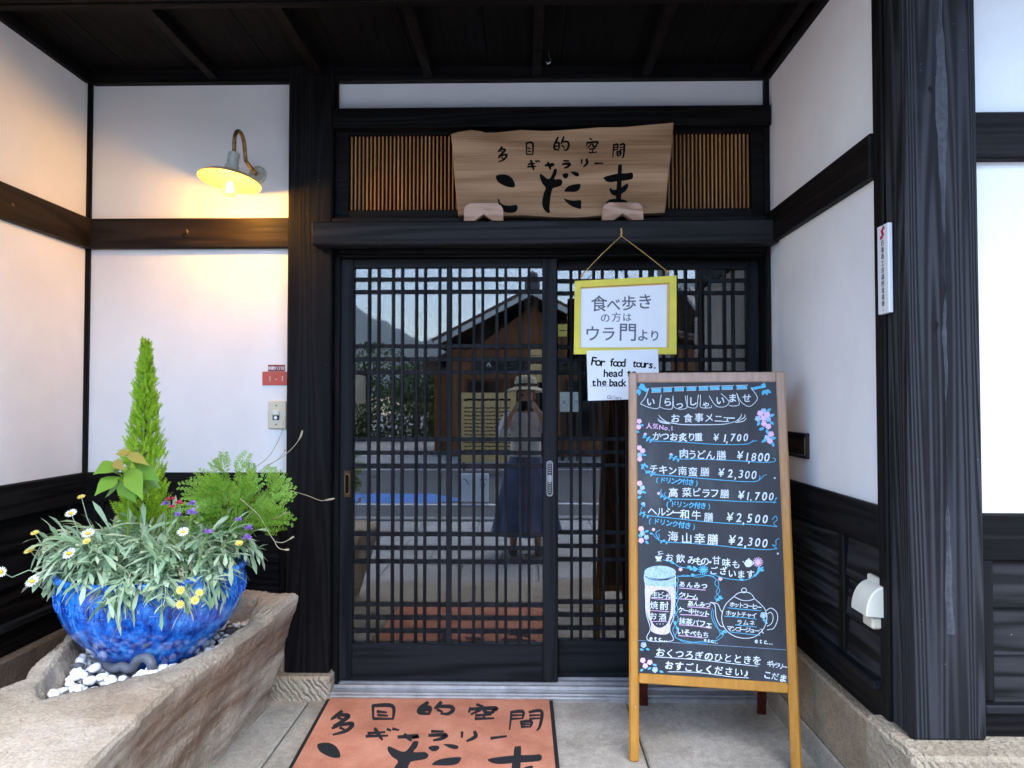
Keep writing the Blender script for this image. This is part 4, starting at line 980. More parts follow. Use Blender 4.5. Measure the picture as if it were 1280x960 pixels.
obj('plate', MB().box(c0.x, c1.x, -.004, -.0005, c1.z, c0.z, .001), 'red_plate', t)
w = MB(); write(w, pfn(-.004), '1-1', (337.5,473), (353,473), 9.5, 0, ((0,0),)); obj('writing', w, 'ivory_plastic', t)
c0, c1 = P(335.5, 501, -.012), P(357.5, 536, -.012); cc = (c0+c1)/2
t = thing('doorbell', (cc.x, 0, cc.z), 'ivory doorbell plate with a square button left of the post', 'doorbell')
obj('plate', MB().box(c0.x, c1.x, -.012, -.0005, c1.z, c0.z, .003), 'ivory_plastic', t)
obj('button', MB().box(cc.x-.020, cc.x+.010, -.019, -.011, cc.z-.002, cc.z+.021, .003), 'cream_plastic', t)
nb = obj('name_window', MB().box(cc.x-.019, cc.x+.009, -.0135, -.0115, cc.z-.021, cc.z-.003, .001), 'black_plastic', t)
q = MB(); q.lathe([(0,.0022), (.0068,.0022), (.0068,0)], 20, Matrix.Translation((cc.x-.006, -.0134, cc.z-.012)) @ Matrix.Rotation(R(90), 4, 'X')); obj('bell_mark', q, 'paper', nb)
for dz in (-.040, .038):
    q = MB(); q.lathe([(0,.0015), (.003,.0015), (.003,0)], 12, Matrix.Translation((cc.x-.004, -.0119, cc.z+dz)) @ Matrix.Rotation(R(90), 4, 'X')); obj('screw', q, 'rusty_iron', t)
# plaque on the side of the big post
XP = .976
pz = PX(1108, 281, XP); pb = PX(1121.5, 389, XP)
t = thing('name_plaque', (XP, (pz.y+pb.y)/2, pb.z), 'narrow upright white plaque with red emblem on the side of the corner post', 'plaque')
obj('plate', MB().box(XP-.010, XP+.002, -1.000, -.942, pb.z, pz.z, .0015), 'plaque_white', t)
XQ = XP-.0102
def qfn(x, y, h): return Vector((XQ-h, -.971-x, 1.574-y))    # metres: x to the right, y down, as seen by a reader
w = MB()
for i, ch in enumerate('日南商工会議所会員章'): write(w, qfn, ch, (0, -.066+i*.0183), (0, -.066+i*.0183), .0165, 0, ((0,0), (.0004,0)))
obj('writing', w, 'ink', t)
w = MB(); stroke(w, qfn, [(.010,-.106), (.004,-.105), (-.001,-.096), (.003,-.088), (-.003,-.082), (-.010,-.081)], .0085); stroke(w, qfn, [(-.006,-.100), (.003,-.092), (.006,-.087)], .007); obj('emblem', w, 'emblem_red', t)
for y in (-.113, .117):
    w = MB(); disc(w, qfn, 0, y, .002); obj('screw', w, 'rusty_iron', t)
# mail slot
t = thing('mail_slot', (XR, -.29, 1.055), 'black framed mail slot in the right wall behind the chalkboard', 'mail slot')
q = MB(); y0, y1, za, zb = -.395, -.185, 1.010, 1.100
q.box(XR-.014, XR+.001, y0, y1, zb-.012, zb, .002); q.box(XR-.014, XR+.001, y0, y1, za, za+.012, .002); q.box(XR-.0145, XR+.001, y0, y0+.012, za+.012, zb-.012, .002); q.box(XR-.0145, XR+.001, y1-.012, y1, za+.012, zb-.012, .002)
obj('frame', q, 'black_plastic', t); obj('flap', MB().box(XR-.006, XR-.001, y0+.012, y1-.012, za+.012, zb-.012, .001), 'brown_beam_y', t); obj('edge_strip', MB().box(XR-.017, XR-.014, y0+.004, y0+.008, za+.014, zb-.014, .001), 'brass', t)
# vent hood
t = thing('vent_hood', (XR, -.86, .55), 'cream plastic vent hood on the dark boards beside the corner post', 'vent')
vz, vy, vk = .665, -.888, .72
q = MB(); prof = []
vs = []; n = 14
for j in range(2):
    yy = vy + (.050, -.042)[j]
    for i in range(n+1):
        a = math.pi/2*i/n; vs.append((XR-.012-.052*math.sin(a), yy, vz-.040+.080*math.cos(a)))
fs = [(i, i+1, n+2+i, n+1+i) for i in range(n)]
o = len(vs); vs += [(XR-.004, vy+.050, vz+.047), (XR-.004, vy+.050, vz-.045), (XR-.004, vy-.042, vz+.047), (XR-.004, vy-.042, vz-.045)]
fs += [tuple(range(n+1))+(o+1, o), tuple(reversed(range(n+1, 2*n+2)))+(o+2, o+3)]
q.add(vs, fs); hood = obj('hood', q, 'cream_plastic', t, 35); sm_ = hood.modifiers.new('bevel', 'BEVEL'); sm_.width = .004; sm_.segments = 2
obj('flange', MB().box(XR-.014, XR+.0, vy-.043, vy+.058, vz-.085, vz+.054, .003), 'cream_plastic', t)
obj('box', MB().box(XR-.042, XR-.014, vy-.030, vy+.028, vz-.080, vz-.046, .005), 'ivory_plastic', t)
# hooks
c = P(235, 289, -.034); q = MB(); q.tube([c+Vector((0,.008,.002)), c+Vector((0,-.006,0)), c+Vector((.003,-.010,-.010)), c+Vector((.001,-.012,.004))], .0025, 6); tag(obj('brass_hook', q, 'brass'), 'small brass hook in the brown beam below the lamp', 'hook')
c = P(686, 76, -.15); q = MB(); q.tube([c+Vector((0,0,.10)), c+Vector((0,0,.015)), c+Vector((.007,-.004,.006)), c+Vector((.006,-.004,-.008)), c+Vector((-.004,0,-.012)), c+Vector((-.008,0,-.003))], .0032, 6); tag(obj('steel_hook', q, 'steel'), 'pale steel ceiling hook above the carved sign', 'hook')
c = PX(16, 256, XL+.029); q = MB(); q.ico(c, .008, 1, (.5,1,1)); tag(obj('nail_head', q, 'rusty_iron'), 'rusty nail head in the beam of the left wall', 'nail')

# ------------------------------------------------------------------ the stone trough
t = thing('stone_trough', (-1.2, -.8, FZ), 'long rough sandstone trough with rust brown streaks on its side', 'trough')
def ring_outline(pts, n=72):
    L = [Vector(p) for p in pts]; seg = [(L[(i+1) % len(L)]-L[i]).length for i in range(len(L))]; T = sum(seg); out = []
    for k in range(n):
        d = T*k/n; i = 0
        while d > seg[i]: d -= seg[i]; i += 1
        out.append(L[i]+(L[(i+1) % len(L)]-L[i])*(d/seg[i]))
    return out
N_ = 120
outer = ring_outline([(-.870,-.165), (-.905,-.60), (-.935,-1.05), (-.90,-1.50), (-1.05,-1.62), (-1.40,-1.58), (-1.53,-1.42), (-1.30,-1.16), (-1.45,-.80), (-1.55,-.45), (-1.58,-.17), (-1.2,-.125)], N_)
inner = ring_outline([(-1.0,-.255), (-.965,-.50), (-.985,-.72), (-1.06,-.90), (-1.15,-1.00), (-1.235,-1.085), (-1.30,-1.02), (-1.36,-.84), (-1.445,-.61), (-1.47,-.35), (-1.42,-.255), (-1.2,-.235)], N_)
# start both rings at matching angles round the basin
cI = Vector((-1.2, -.65))
def ang(p): return math.atan2(p.y-cI.y, p.x-cI.x)
def resample(L):
    out = []
    for k in range(N_):
        a = -math.pi+2*math.pi*(k+.5)/N_; d = Vector((math.cos(a), math.sin(a))); best = None
        for i in range(len(L)):
            p, q_ = L[i]-cI, L[(i+1) % len(L)]-cI; e = q_-p; den = d.x*e.y-d.y*e.x
            if abs(den) < 1e-9: continue
            tt = (p.x*e.y-p.y*e.x)/den; uu = (p.x*d.y-p.y*d.x)/den
            if tt > 0 and -1e-6 <= uu <= 1+1e-6 and (best is None or tt > best): best = tt
        out.append(cI+d*(best or .3))
    return out
ro, ri = resample(outer), resample(inner)
def hz_(x, y): return mnoise.fractal(Vector((x, y, .3))*2.4, .9, 2.1, 4)
vs = []; fs = []; rows = []
def topz(p): return .455 + .012*hz_(p.x, p.y) + (.03 if p.y > -.4 else 0)*max(0, min(1, (p.y+.55)/.3))
spec = [(ro, 'b0', FZ-.02), (ro, 'b1', .12), (ro, 'b2', .24), (ro, 'b3', .34), (ro, 'b4', .41), (ro, 'e', None), (ro, 't0', None), (None, 't1', None), (None, 't2', None), (ri, 'i0', None), (ri, 'i1', .40), (ri, 'i2', .33)]
for r_i, (L, kd, z) in enumerate(spec):
    row = []
    for k in range(N_):
        o_, i_ = ro[k], ri[k]; a = (o_-cI).normalized()
        if kd[0] == 'b':
            kz = (.455-z)/.45; p = o_ + Vector((-.13*kz*(1 if o_.x > -1.15 else .5), .06*kz*(1 if o_.y < -1 else -.3)))
            zz = z; amp = .022
        elif kd == 'e': p = o_-a*.004; zz = topz(o_)-.016; amp = .008
        elif kd == 't0': p = o_-a*.022; zz = topz(o_); amp = .006
        elif kd in ('t1', 't2'): f = (.36, .70)[kd == 't2']; p = o_.lerp(i_, f); zz = topz(p)+.004; amp = .006
        elif kd == 'i0': p = i_+a*.012; zz = topz(p)-.004; amp = .004
        else: p = i_-a*(.012 if kd == 'i1' else .03); zz = z; amp = .004
        nz = mnoise.fractal(Vector((p.x*5, p.y*5, zz*5)), .8, 2.1, 5)
        row.append(len(vs)); vs.append((p.x+a.x*nz*amp, p.y+a.y*nz*amp, zz+nz*amp*(.6 if kd[0] != 'b' else .3)))
    rows.append(row)
for a, b in zip(rows, rows[1:]):
    for k in range(N_): fs.append((a[k], a[(k+1) % N_], b[(k+1) % N_], b[k]))
q = MB(); q.add(vs, fs); rk = obj('rock', q, 'trough_sandstone', t, 180); ss = rk.modifiers.new('sub', 'SUBSURF'); ss.subdivision_type = 'SIMPLE'; ss.levels = ss.render_levels = 3
dt = bpy.data.textures.new('rock', 'CLOUDS'); dt.noise_scale = .09; dt.noise_depth = 4
dm = rk.modifiers.new('rough', 'DISPLACE'); dm.texture = dt; dm.strength = .017; dm.mid_level = .5; dm.texture_coords = 'GLOBAL'
dt2 = bpy.data.textures.new('rock_grain', 'CLOUDS'); dt2.noise_scale = .016; dt2.noise_depth = 3; dt2.noise_type = 'HARD_NOISE'
dm2 = rk.modifiers.new('grain', 'DISPLACE'); dm2.texture = dt2; dm2.strength = .007; dm2.mid_level = .5; dm2.texture_coords = 'GLOBAL'
q = MB(); q.poly([(p.x, p.y, .386) for p in ri]); obj('gravel_bed', q, 'gravel_dirt', t)

# the blue pot
PCX, PCY, PZ0 = -1.205, -.60, .365
t = thing('flower_pot', (PCX, PCY, PZ0), 'big round blue glazed pot standing in the stone trough', 'pot')
K = Matrix.Translation((PCX, PCY, PZ0))
q = MB(); H_ = .345
prof = [(0,.0), (.105,.0), (.125,.008), (.150,.035), (.190,.080), (.240,.135), (.272,.192), (.285,.245), (.288,.280), (.282,.306), (.281,.314), (.290,.321), (.294,.333), (.291,.343), (.278,.346), (.266,.338), (.262,.300), (.256,.27)]
prof = [(r*.97, z*.93) for r, z in prof]
q.lathe(prof, 96, K); po = obj('body', q, 'blue_glaze', t, 180); ss = po.modifiers.new('sub', 'SUBSURF'); ss.levels = ss.render_levels = 1
q = MB(); q.lathe([(0,.296), (.10,.299), (.20,.288), (.255,.279)], 48, K); obj('soil', q, 'soil', t, 180)
# raised meander band below the rim
def rad(z):
    for (r0, z0), (r1, z1) in zip(prof[:9], prof[1:10]):
        if z0 <= z <= z1: return r0+(r1-r0)*(z-z0)/max(1e-6, z1-z0)
    return .286
q = MB(); NU = 26
def seg(u0, z0, u1, z1):
    pts = []
    for i in range(5):
        f = i/4; a = u0+(u1-u0)*f; z = z0+(z1-z0)*f; r = rad(z)+.0004; pts.append(K @ Vector((r*math.cos(a), r*math.sin(a), z)))
    q.tube(pts, .0022, 5)
for k in range(NU):
    a0 = 2*math.pi*k/NU; w_ = 2*math.pi/NU*.86; m = [(0,0), (0,1), (.85,1), (.85,.18), (.28,.18), (.28,.68), (.58,.68), (.58,.42)]
    for (u0, v0), (u1, v1) in zip(m, m[1:]): seg(a0+u0*w_, .214+v0*.044, a0+u1*w_, .214+v1*.044)
obj('meander_band', q, 'blue_glaze', t, 180)

# pebbles: six shapes, each stone its own object
pm = []
for i in range(6):
    q = MB(); q.ico((0,0,0), 1, 2, (1, .74+.05*i/2, .58+.04*(i % 3)), .35); o = obj('pebble', q, 'pebble_white', None, 180); pm.append(o)
gm = []
for i in range(3):
    q = MB(); q.ico((0,0,0), 1, 2, (1, .8, .6), .35); o = obj('pebble', q, 'pebble_grey', None, 180); gm.append(o)
def inside(p, L):
    c_ = False; j = len(L)-1
    for i in range(len(L)):
        if (L[i].y > p.y) != (L[j].y > p.y) and p.x < (L[j].x-L[i].x)*(p.y-L[i].y)/(L[j].y-L[i].y)+L[i].x: c_ = not c_
        j = i
    return c_
placed = []; rng = random.Random(5); used = set()
tries = 0
while len(placed) < 298 and tries < 60000:
    tries += 1
    p = Vector((rng.uniform(-1.46, -.97), rng.uniform(-1.08, -.24)))
    front = p.y < -.62
    r = rng.uniform(.013, .022) if front else rng.uniform(.009, .015)
    if not inside(p, ri) or min((p-v).length for v in ri) < r+.004: continue
    dp = (p-Vector((PCX, PCY))).length
    if dp < .13+r: continue
    lvl = 0
    n_near = [(pp, rr, zz) for pp, rr, zz in placed if (pp-p).length < (r+rr)*.72]
    if len(n_near) > 0:
        if len(n_near) > 2 or rng.random() < .5 or max(z for _, _, z in n_near) > .409 or dp < .19: continue
        lvl = 1
    z = .386+r*.42+(.016 if lvl else 0)
    src = rng.choice(pm) if rng.random() < (.93 if front else .72) else rng.choice(gm)
    if src.name in used: o = src.copy(); COL.objects.link(o)
    else: o = src; used.add(src.name)
    grey = src in gm
    o.location = (p.x, p.y, z); o.scale = (r,)*3; o.rotation_euler = (rng.uniform(-.35,.35), rng.uniform(-.35,.35), rng.uniform(0, 6.28))
    tag(o, 'dark grey pebble among the white ones in the stone trough' if grey else 'white pebble lying among many others in the stone trough', 'pebble', 'dark pebbles in the trough' if grey else 'white pebbles in the trough')
    placed.append((p, r, z))
for o in pm+gm:
    if o.name not in used: bpy.data.objects.remove(o)
# the curled grey ornament half buried in front of the pot
def tz(x, y, z): return PZ(x, y, z)
q = MB(); pts = [tz(x, y, z) for x, y, z in [(118,831,.40), (124,824,.415), (132,830,.41), (142,836,.412), (152,833,.42), (160,836,.415), (166,834,.42), (171,826,.44), (179,822,.45), (186,824,.447), (190,832,.43), (191,840,.405)]]
sp_ = []
for i in range(len(pts)-1):
    a, b, c_, d = pts[max(i-1,0)], pts[i], pts[i+1], pts[min(i+2, len(pts)-1)]
    for j in range(5):
        u = j/5; sp_.append(.5*((2*b)+(c_-a)*u+(2*a-5*b+4*c_-d)*u*u+(-a+3*b-3*c_+d)*u**3))
q.tube(sp_, .0145, 10); tag(obj('curled_ornament', q, 'slate_ceramic', None, 180), 'dark grey curled ceramic ornament half buried in the white pebbles', 'ornament')
q = MB()
for i in range(9): q.ico(PZ(rng.uniform(140, 168), rng.uniform(818, 826), .425), rng.uniform(.005, .009), 1, (1,.6,.25), .5)
tag(obj('dead_leaves', q, 'rusty_iron'), 'small heap of dry brown leaf bits behind the grey ornament', 'dead leaves', kind='stuff')

# ------------------------------------------------------------------ the plants in the pot
rng = random.Random(21)
SOIL = PZ0+.29
def leaf(mb, base, d, up, L, Wd, bend=.3, n=4, prof=(.35,.8,1,.7,0), fold=.25):
    d = d.normalized(); s = d.cross(up); s = s.normalized() if s.length > 1e-5 else d.orthogonal().normalized(); nrm = s.cross(d)
    vs = []; p = Vector(base); dd = Vector(d)
    for i in range(n+1):
        w = Wd*.5*prof[i]; vs += [p+s*w+nrm*w*fold, Vector(p), p-s*w+nrm*w*fold]
        dd = (dd - Vector((0,0,1))*bend/n).normalized(); p = p+dd*(L/n)
    fs = []
    for i in range(n):
        a = 3*i; fs += [(a, a+1, a+4, a+3), (a+1, a+2, a+5, a+4)]
    mb.add(vs, fs); return p
def kite(mb, p, d, s, L, w):
    mb.add([p, p+d*L*.55+s*w, p+d*L, p+d*L*.55-s*w], [(0,1,2,3)])
def rv(): return Vector((rng.gauss(0,1), rng.gauss(0,1), rng.gauss(0,1))).normalized()
Z_ = Vector((0,0,1))
# lemon cypress
bx, by = P(180, 600, -.56).x, -.56; zt = P(179, 420, -.56).z
t = thing('conifer', (bx, by, SOIL), 'tall narrow lime green conifer at the back of the blue pot', 'conifer')
q = MB(); q.tube([(bx, by, SOIL-.03), (bx+.004, by, (SOIL+zt)/2), (bx-.002, by, zt-.02)], [.010, .006, .002], 7); obj('trunk', q, 'bark', t, 60)
q = MB(); NS = 2100
for i in range(NS):
    f = ((i+rng.random())/NS)**.95; z = SOIL+.02+(zt-SOIL-.03)*f
    R0 = .108*(min(1, (1-f)*1.22))**.80*(.80+.4*mnoise.noise(Vector((f*9, i % 7, 2))) )
    a = rng.random()*6.283; rr = R0*math.sqrt(rng.random())*.9
    p = Vector((bx+rr*math.cos(a), by+rr*math.sin(a), z-.02))
    out = Vector((math.cos(a), math.sin(a), 0)); d = (out*rng.uniform(.25,.75)+Z_*rng.uniform(.8,1.3)+rv()*.18).normalized()
    L = rng.uniform(.028,.050)*(1-.35*f); s = d.cross(rv()).normalized(); s2 = d.cross(s)
    for k in range(9):
        u = k/9; pp = p+d*L*u; dd = (d+(s if k % 2 else -s)*.75+s2*rng.uniform(-.4,.4)).normalized()
        kite(q, pp, dd, dd.cross(s2).normalized(), L*.34*(1.1-u*.6), .0019)
    kite(q, p, d, s, L*1.12, .0019)
obj('foliage', q, 'leaf_conifer', t, None, fixn=False)
# broad leaved seedling
bx, by = P(162, 600, -.74).x, -.74
t = thing('broadleaf_plant', (bx, by, SOIL), 'young broad leaved plant with orange tinted top leaves before the conifer', 'plant')
q = MB(); q.tube([(bx, by, SOIL-.02), (bx-.004, by, SOIL+.12), (bx+.002, by-.004, P(160, 578, -.74).z)], [.004,.003,.002], 6); obj('stem', q, 'leaf_broad', t, 60)
PRF = (.12,.75,1,.72,.30,0)
def bl(mb, px, py, tx, ty, dy, wd, bend=.5):
    a = P(px, py, -.74); b = P(tx, ty, -.74+dy); d = b-a; leaf(mb, a, d+Z_*.01, Vector((0,-.9,.6)), d.length*1.08, wd, bend, 5, PRF, .18)
q = MB(); stq = MB()
for v in [(468,578,376,612,-.05,.056), (470,628,380,694,-.06,.058), (452,606,502,566,-.02,.044), (512,598,572,694,-.09,.062), (546,588,638,632,-.04,.056), (476,648,544,706,-.09,.052), (575,640,640,672,.02,.04), (480,660,420,700,.05,.045), (530,640,590,690,.03,.05), (520,560,600,600,.06,.05)]:
    bl(q, v[0]/3.2, 400+v[1]/3.2, v[2]/3.2, 400+v[3]/3.2, v[4], v[5], .35)
    stq.tube([P(160, 598, -.74), P(v[0]/3.2, 400+v[1]/3.2, -.74)], .0013, 5)
obj('petiole', stq, 'leaf_broad', t, 60)
obj('leaf_cluster', q, 'leaf_broad', t, 180, fixn=False)
q = MB()
for v in [(508,534,592,578,-.04,.034), (515,528,468,546,-.02,.030), (455,565,498,600,-.06,.034), (505,545,520,518,.02,.02)]: bl(q, v[0]/3.2, 400+v[1]/3.2, v[2]/3.2, 400+v[3]/3.2, v[4], v[5], .2)
tag(obj('young_leaf_cluster', q, 'leaf_young', t, 180, fixn=False), 'orange tinted young leaves at the tip')
q = MB()
for i in range(26):
    a = rng.random()*6.283; leaf(q, (bx+.03+.05*math.cos(a), by+.06+.05*math.sin(a), SOIL+rng.uniform(0,.1)), Vector((math.cos(a), math.sin(a), .5)), Z_, .05, .026, .8, 4)
obj('lower_leaf_cluster', q, 'leaf_dark', t, 180, fixn=False)
# ferny plant at the right
by = -.50; c0 = P(292, 612, by)
t = thing('feathery_plant', (c0.x, by, SOIL), 'bushy bright green plant with finely divided feathery leaves at the right of the pot', 'plant')
q = MB(); st = MB()
hub = Vector((c0.x, by+.02, c0.z-.10))
for i in range(215):
    a = rng.random()*6.283; u = rng.uniform(-.35, 1.0); rr = math.sqrt(max(0, 1-u*u)); sc = rng.uniform(.50, 1.05)
    dv = Vector((rr*math.cos(a), rr*math.sin(a), u))
    tip = hub+Vector((dv.x*.215, dv.y*.17, dv.z*.205+.02))*sc
    root = Vector((c0.x+.02-.06*rng.random(), by+.02*rng.gauss(0,1), SOIL+.02+.06*rng.random()))
    d = (dv+rv()*.45+Vector((0,-.15,.1))).normalized(); Lf = rng.uniform(.060,.095)
    if i % 3 == 0: st.tube([root, root.lerp(tip, .5)+Z_*.012, tip-d*Lf*.6], .0012, 4, False)
    s = d.cross(Vector((0,-1,.35))+rv()*.55).normalized(); nn = s.cross(d)
    p0 = tip-d*Lf*.8
    for k in range(6):
        f = k/6; p = p0+d*Lf*f-Z_*(.014*f*f); Ll = Lf*.40*(1-f*.55)*(.6+f*1.4 if f < .28 else 1)
        for sg in (-1, 1):
            e = (s*sg*.9+d*.55).normalized(); w = e.cross(nn).normalized()
            kite(q, p, e, w, Ll, .0010)
            for m in range(1, 4):
                pm_ = p+e*Ll*(m+.3)/4; lm = Ll*.36*(1.1-m*.12)
                for sg2 in (-1, 1): kite(q, pm_, (e*.75+w*sg2*.8+nn*rng.uniform(-.2,.2)).normalized(), (w*.7-e*sg2*.6).normalized(), lm, .0019)
    kite(q, p0, d, s, Lf*1.05, .0011)
obj('foliage', q, 'leaf_feather', t, None, fixn=False); obj('stems', st, 'leaf_feather', t, 60)
q = MB()
def zst(p, Y): return P(200+p[0]/4.8, 540+p[1]/4.8, Y)
for L_, Y, k in [([(540,225),(580,205),(650,150),(700,70),(730,0),(748,-95)], -.42, 0), ([(590,240),(660,195),(740,145),(800,90),(840,35),(855,-10)], -.40, 1), ([(720,340),(800,357),(880,380),(960,410),(1000,408),(1048,398)], -.36, 1), ([(480,400),(545,455),(600,510),(650,600),(690,658)], -.58, 0), ([(690,658),(740,662),(802,628)], -.58, 1), ([(688,655),(705,690),(735,705),(774,706)], -.58, 1), ([(640,520),(700,515),(755,480)], -.50, 1), ([(620,210),(700,170),(742,125),(752,105)], -.40, 1)]:
    pts = [zst(p, Y) for p in smooth_pts(L_, False, 4)]; n = len(pts)
    q.tube(pts, [(.0013 if i < n*.72 or not k else .0030*math.sin(math.pi*min(1, .15+(i-n*.72)/(n*.28)*.85))+.0008) for i in range(n)], 5, True)
obj('dry_stems', q, 'dry_stem', t, 60)
# silver leaved daisy spilling over the rim
t = thing('silver_leaf_daisy', (PCX, PCY-.12, SOIL), 'spreading silver grey leaved plant with pale yellow daisies spilling over the pot', 'plant')
q = MB(); st = MB(); SP = (.22,.48,.85,1,.0)
RIM = .262
def shoot(az, r0, reach, rise, drop, nl, Ls):
    o_ = Vector((math.cos(az), math.sin(az), 0)); b = Vector((PCX, PCY, SOIL-.01))+o_*r0; pts = []
    for i in range(8):
        f = i/7; pts.append(b+o_*(reach*f)+Z_*(rise*math.sin(min(1, f*1.25)*math.pi*.5)-drop*f**2.2)+Vector((mnoise.noise(b*9+Vector((f*2,0,0))), mnoise.noise(b*7+Vector((0,f*2,4))), 0))*.03*f)
    st.tube(pts, [.0022-.0012*i/7 for i in range(8)], 5, False)
    for k in range(nl):
        f = .35+.65*(k+rng.random()*.6)/nl; f = min(f, 1); i = min(6, int(f*7)); p = pts[i].lerp(pts[i+1], f*7-i); tg = (pts[i+1]-pts[i]).normalized()
        sd_ = tg.cross(Z_).normalized(); ph = k*2.4+rng.random(); ra = sd_*math.cos(ph)+Z_*math.sin(ph)*.75
        d = (tg*rng.uniform(.35,.9)+ra*rng.uniform(.6,1.0)+Z_*rng.uniform(0,.45)).normalized()
        leaf(q, p, d, Z_+rv()*.4, rng.uniform(*Ls)*rng.choice((.7, 1.0, 1.15, 1.35)), rng.uniform(.008,.019), rng.uniform(.3,1.3), 4, SP, .2)
for i in range(150):
    az = R(rng.uniform(160, 375)); front = max(0, -math.sin(az))
    shoot(az, rng.uniform(.05,.19), rng.uniform(.07,.165), rng.uniform(.08,.18), rng.uniform(.02,.085), rng.randint(8,13), (.045,.085))
for i in range(44):                       # the long drooping skirt over the front and left rim
    az = R(rng.choice([rng.uniform(165, 192), rng.uniform(268, 340), rng.uniform(275, 330)])); shoot(az, rng.uniform(.14,.20), rng.uniform(.11,.16), rng.uniform(.08,.12), rng.uniform(.08,.14), rng.randint(8,11), (.045,.078))
for i in range(30):                       # upright tips in the middle
    az = R(rng.uniform(0, 360)); shoot(az, rng.uniform(.0,.12), rng.uniform(.02,.07), rng.uniform(.12,.20), 0, rng.randint(6,9), (.05,.085))
obj('foliage', q, 'leaf_silver', t, 180, fixn=False)
dd_ = MB()
for i in range(46):
    a = R(rng.uniform(175, 360)); r_ = rng.uniform(.16, .29); leaf(dd_, (PCX+r_*math.cos(a), PCY+r_*math.sin(a), SOIL+rng.uniform(-.01, .09)), Vector((math.cos(a), math.sin(a), -.3))+rv()*.6, Z_+rv()*.5, rng.uniform(.03,.055), rng.uniform(.005,.010), rng.uniform(.8,2.2), 4, SP, .3)
obj('withered_leaves', dd_, 'dry_stem', t, 180, fixn=False); obj('stems', st, 'leaf_silver', t, 60)
def daisy(par, px, py, Y, r, kind, facing):
    c = P(px, py, Y); n_ = Vector(facing).normalized(); u = n_.orthogonal().normalized(); v = n_.cross(u)
    q = MB(); m = 15
    for k in range(m):
        a = 2*math.pi*k/m+rng.uniform(-.06,.06); d = u*math.cos(a)+v*math.sin(a); w = n_.cross(d)
        lift_ = .25 if kind == 'white' else .6
        q.add([c+d*r*.28-w*r*.05, c+d*r*.28+w*r*.05, c+d*r*.75+w*r*.13+n_*r*lift_*.5, c+d*r*1.0+n_*r*lift_*.55, c+d*r*.75-w*r*.13+n_*r*lift_*.5], [(0,1,2,3,4)])
    f = obj('flower', q, 'petal_white' if kind == 'white' else 'petal_yellow', par, None, fixn=False)
    q = MB(); q.ico(c+n_*r*.1, r*.40, 2, (1,1,.55) if abs(n_.z) > .6 else (1,.6,1)); obj('flower_centre', q, 'daisy_eye', f, 180)
    b = Vector((PCX+(c.x-PCX)*.72, PCY+(c.y-PCY)*.72, min(c.z-.02, SOIL+.05))); q = MB(); q.tube([c-n_*r*.05, c-n_*.02+(b-c)*.2-Z_*.012, b.lerp(c, .4)+Z_*.01, b], .0014, 5); obj('flower_stalk', q, 'leaf_silver', f, 60)
for px, py, Y, r, k, fc in [(89,642,-.70,.019,'white',(0,-.6,.8)), (110,667,-.84,.020,'white',(.1,-.55,.8)), (87,692,-.86,.021,'white',(-.1,-.7,.7)), (38,689,-.74,.018,'yellow',(-.2,-.5,.85)), (41,727,-.82,.021,'white',(-.1,-.7,.7)), (1,715,-.80,.017,'white',(.3,-.8,.3)), (102,622,-.66,.013,'yellow',(0,-.5,.9)), (44,667,-.74,.013,'yellow',(0,-.5,.9)), (109,677,-.86,.013,'yellow',(0,-.7,.7)), (229,665,-.82,.018,'white',(.1,-.7,.7)), (299,680,-.72,.014,'yellow',(.1,-.5,.85)), (226,738,-.95,.013,'yellow',(.1,-.8,.4)), (226,755,-.95,.013,'yellow',(0,-.8,.1)), (244,750,-.94,.013,'yellow',(.2,-.8,.2)), (249,741,-.93,.012,'yellow',(.3,-.7,.4))]: daisy(t, px, py, Y, r, k, fc)
# purple and red flowers between the leaves
def small_flowers(name, lab, mat, lst):
    t = thing(name, (P(lst[0][0], lst[0][1], lst[0][2]).x, lst[0][2], SOIL), lab, 'flowering plant')
    st = MB()
    for px, py, Y, r in lst:
        c = P(px, py, Y); q = MB()
        for k in range(34):
            d = rv(); d.z = abs(d.z)*.9-.15; d.normalize(); kite(q, c+d*r*.2, d, d.cross(rv()).normalized(), r*rng.uniform(.7,1.1), r*.24)
        obj('flower_head', q, mat, t, None, fixn=False)
        b = Vector((c.x*.7+PCX*.3+.02, c.y*.85+PCY*.15, SOIL)); st.tube([c, c.lerp(b, .4)+Z_*.01, b], .0013, 5)
    obj('stems', st, 'leaf_broad', t, 60)
small_flowers('purple_flower_plant', 'thin stemmed plant with small purple flower heads among the silver leaves', 'petal_purple', [(240,641,-.78,.015), (240,630,-.70,.013), (298,650,-.66,.011), (260,666,-.80,.012), (308,673,-.70,.015), (311,661,-.66,.012), (207,630,-.72,.011), (222,644,-.78,.010)])
small_flowers('red_flower_plant', 'small plant with crimson flower heads left of the feathery plant', 'petal_red', [(224,629,-.72,.012), (213,624,-.70,.013), (215,634,-.74,.009)])

# ------------------------------------------------------------------ across the street (seen mirrored in the glass)
YM = .031
def RF(x, y, T): p = ray(x, y); v = CAM + p*(T/p.y); return Vector((v.x, 2*YM-v.y, v.z))
rng = random.Random(8)
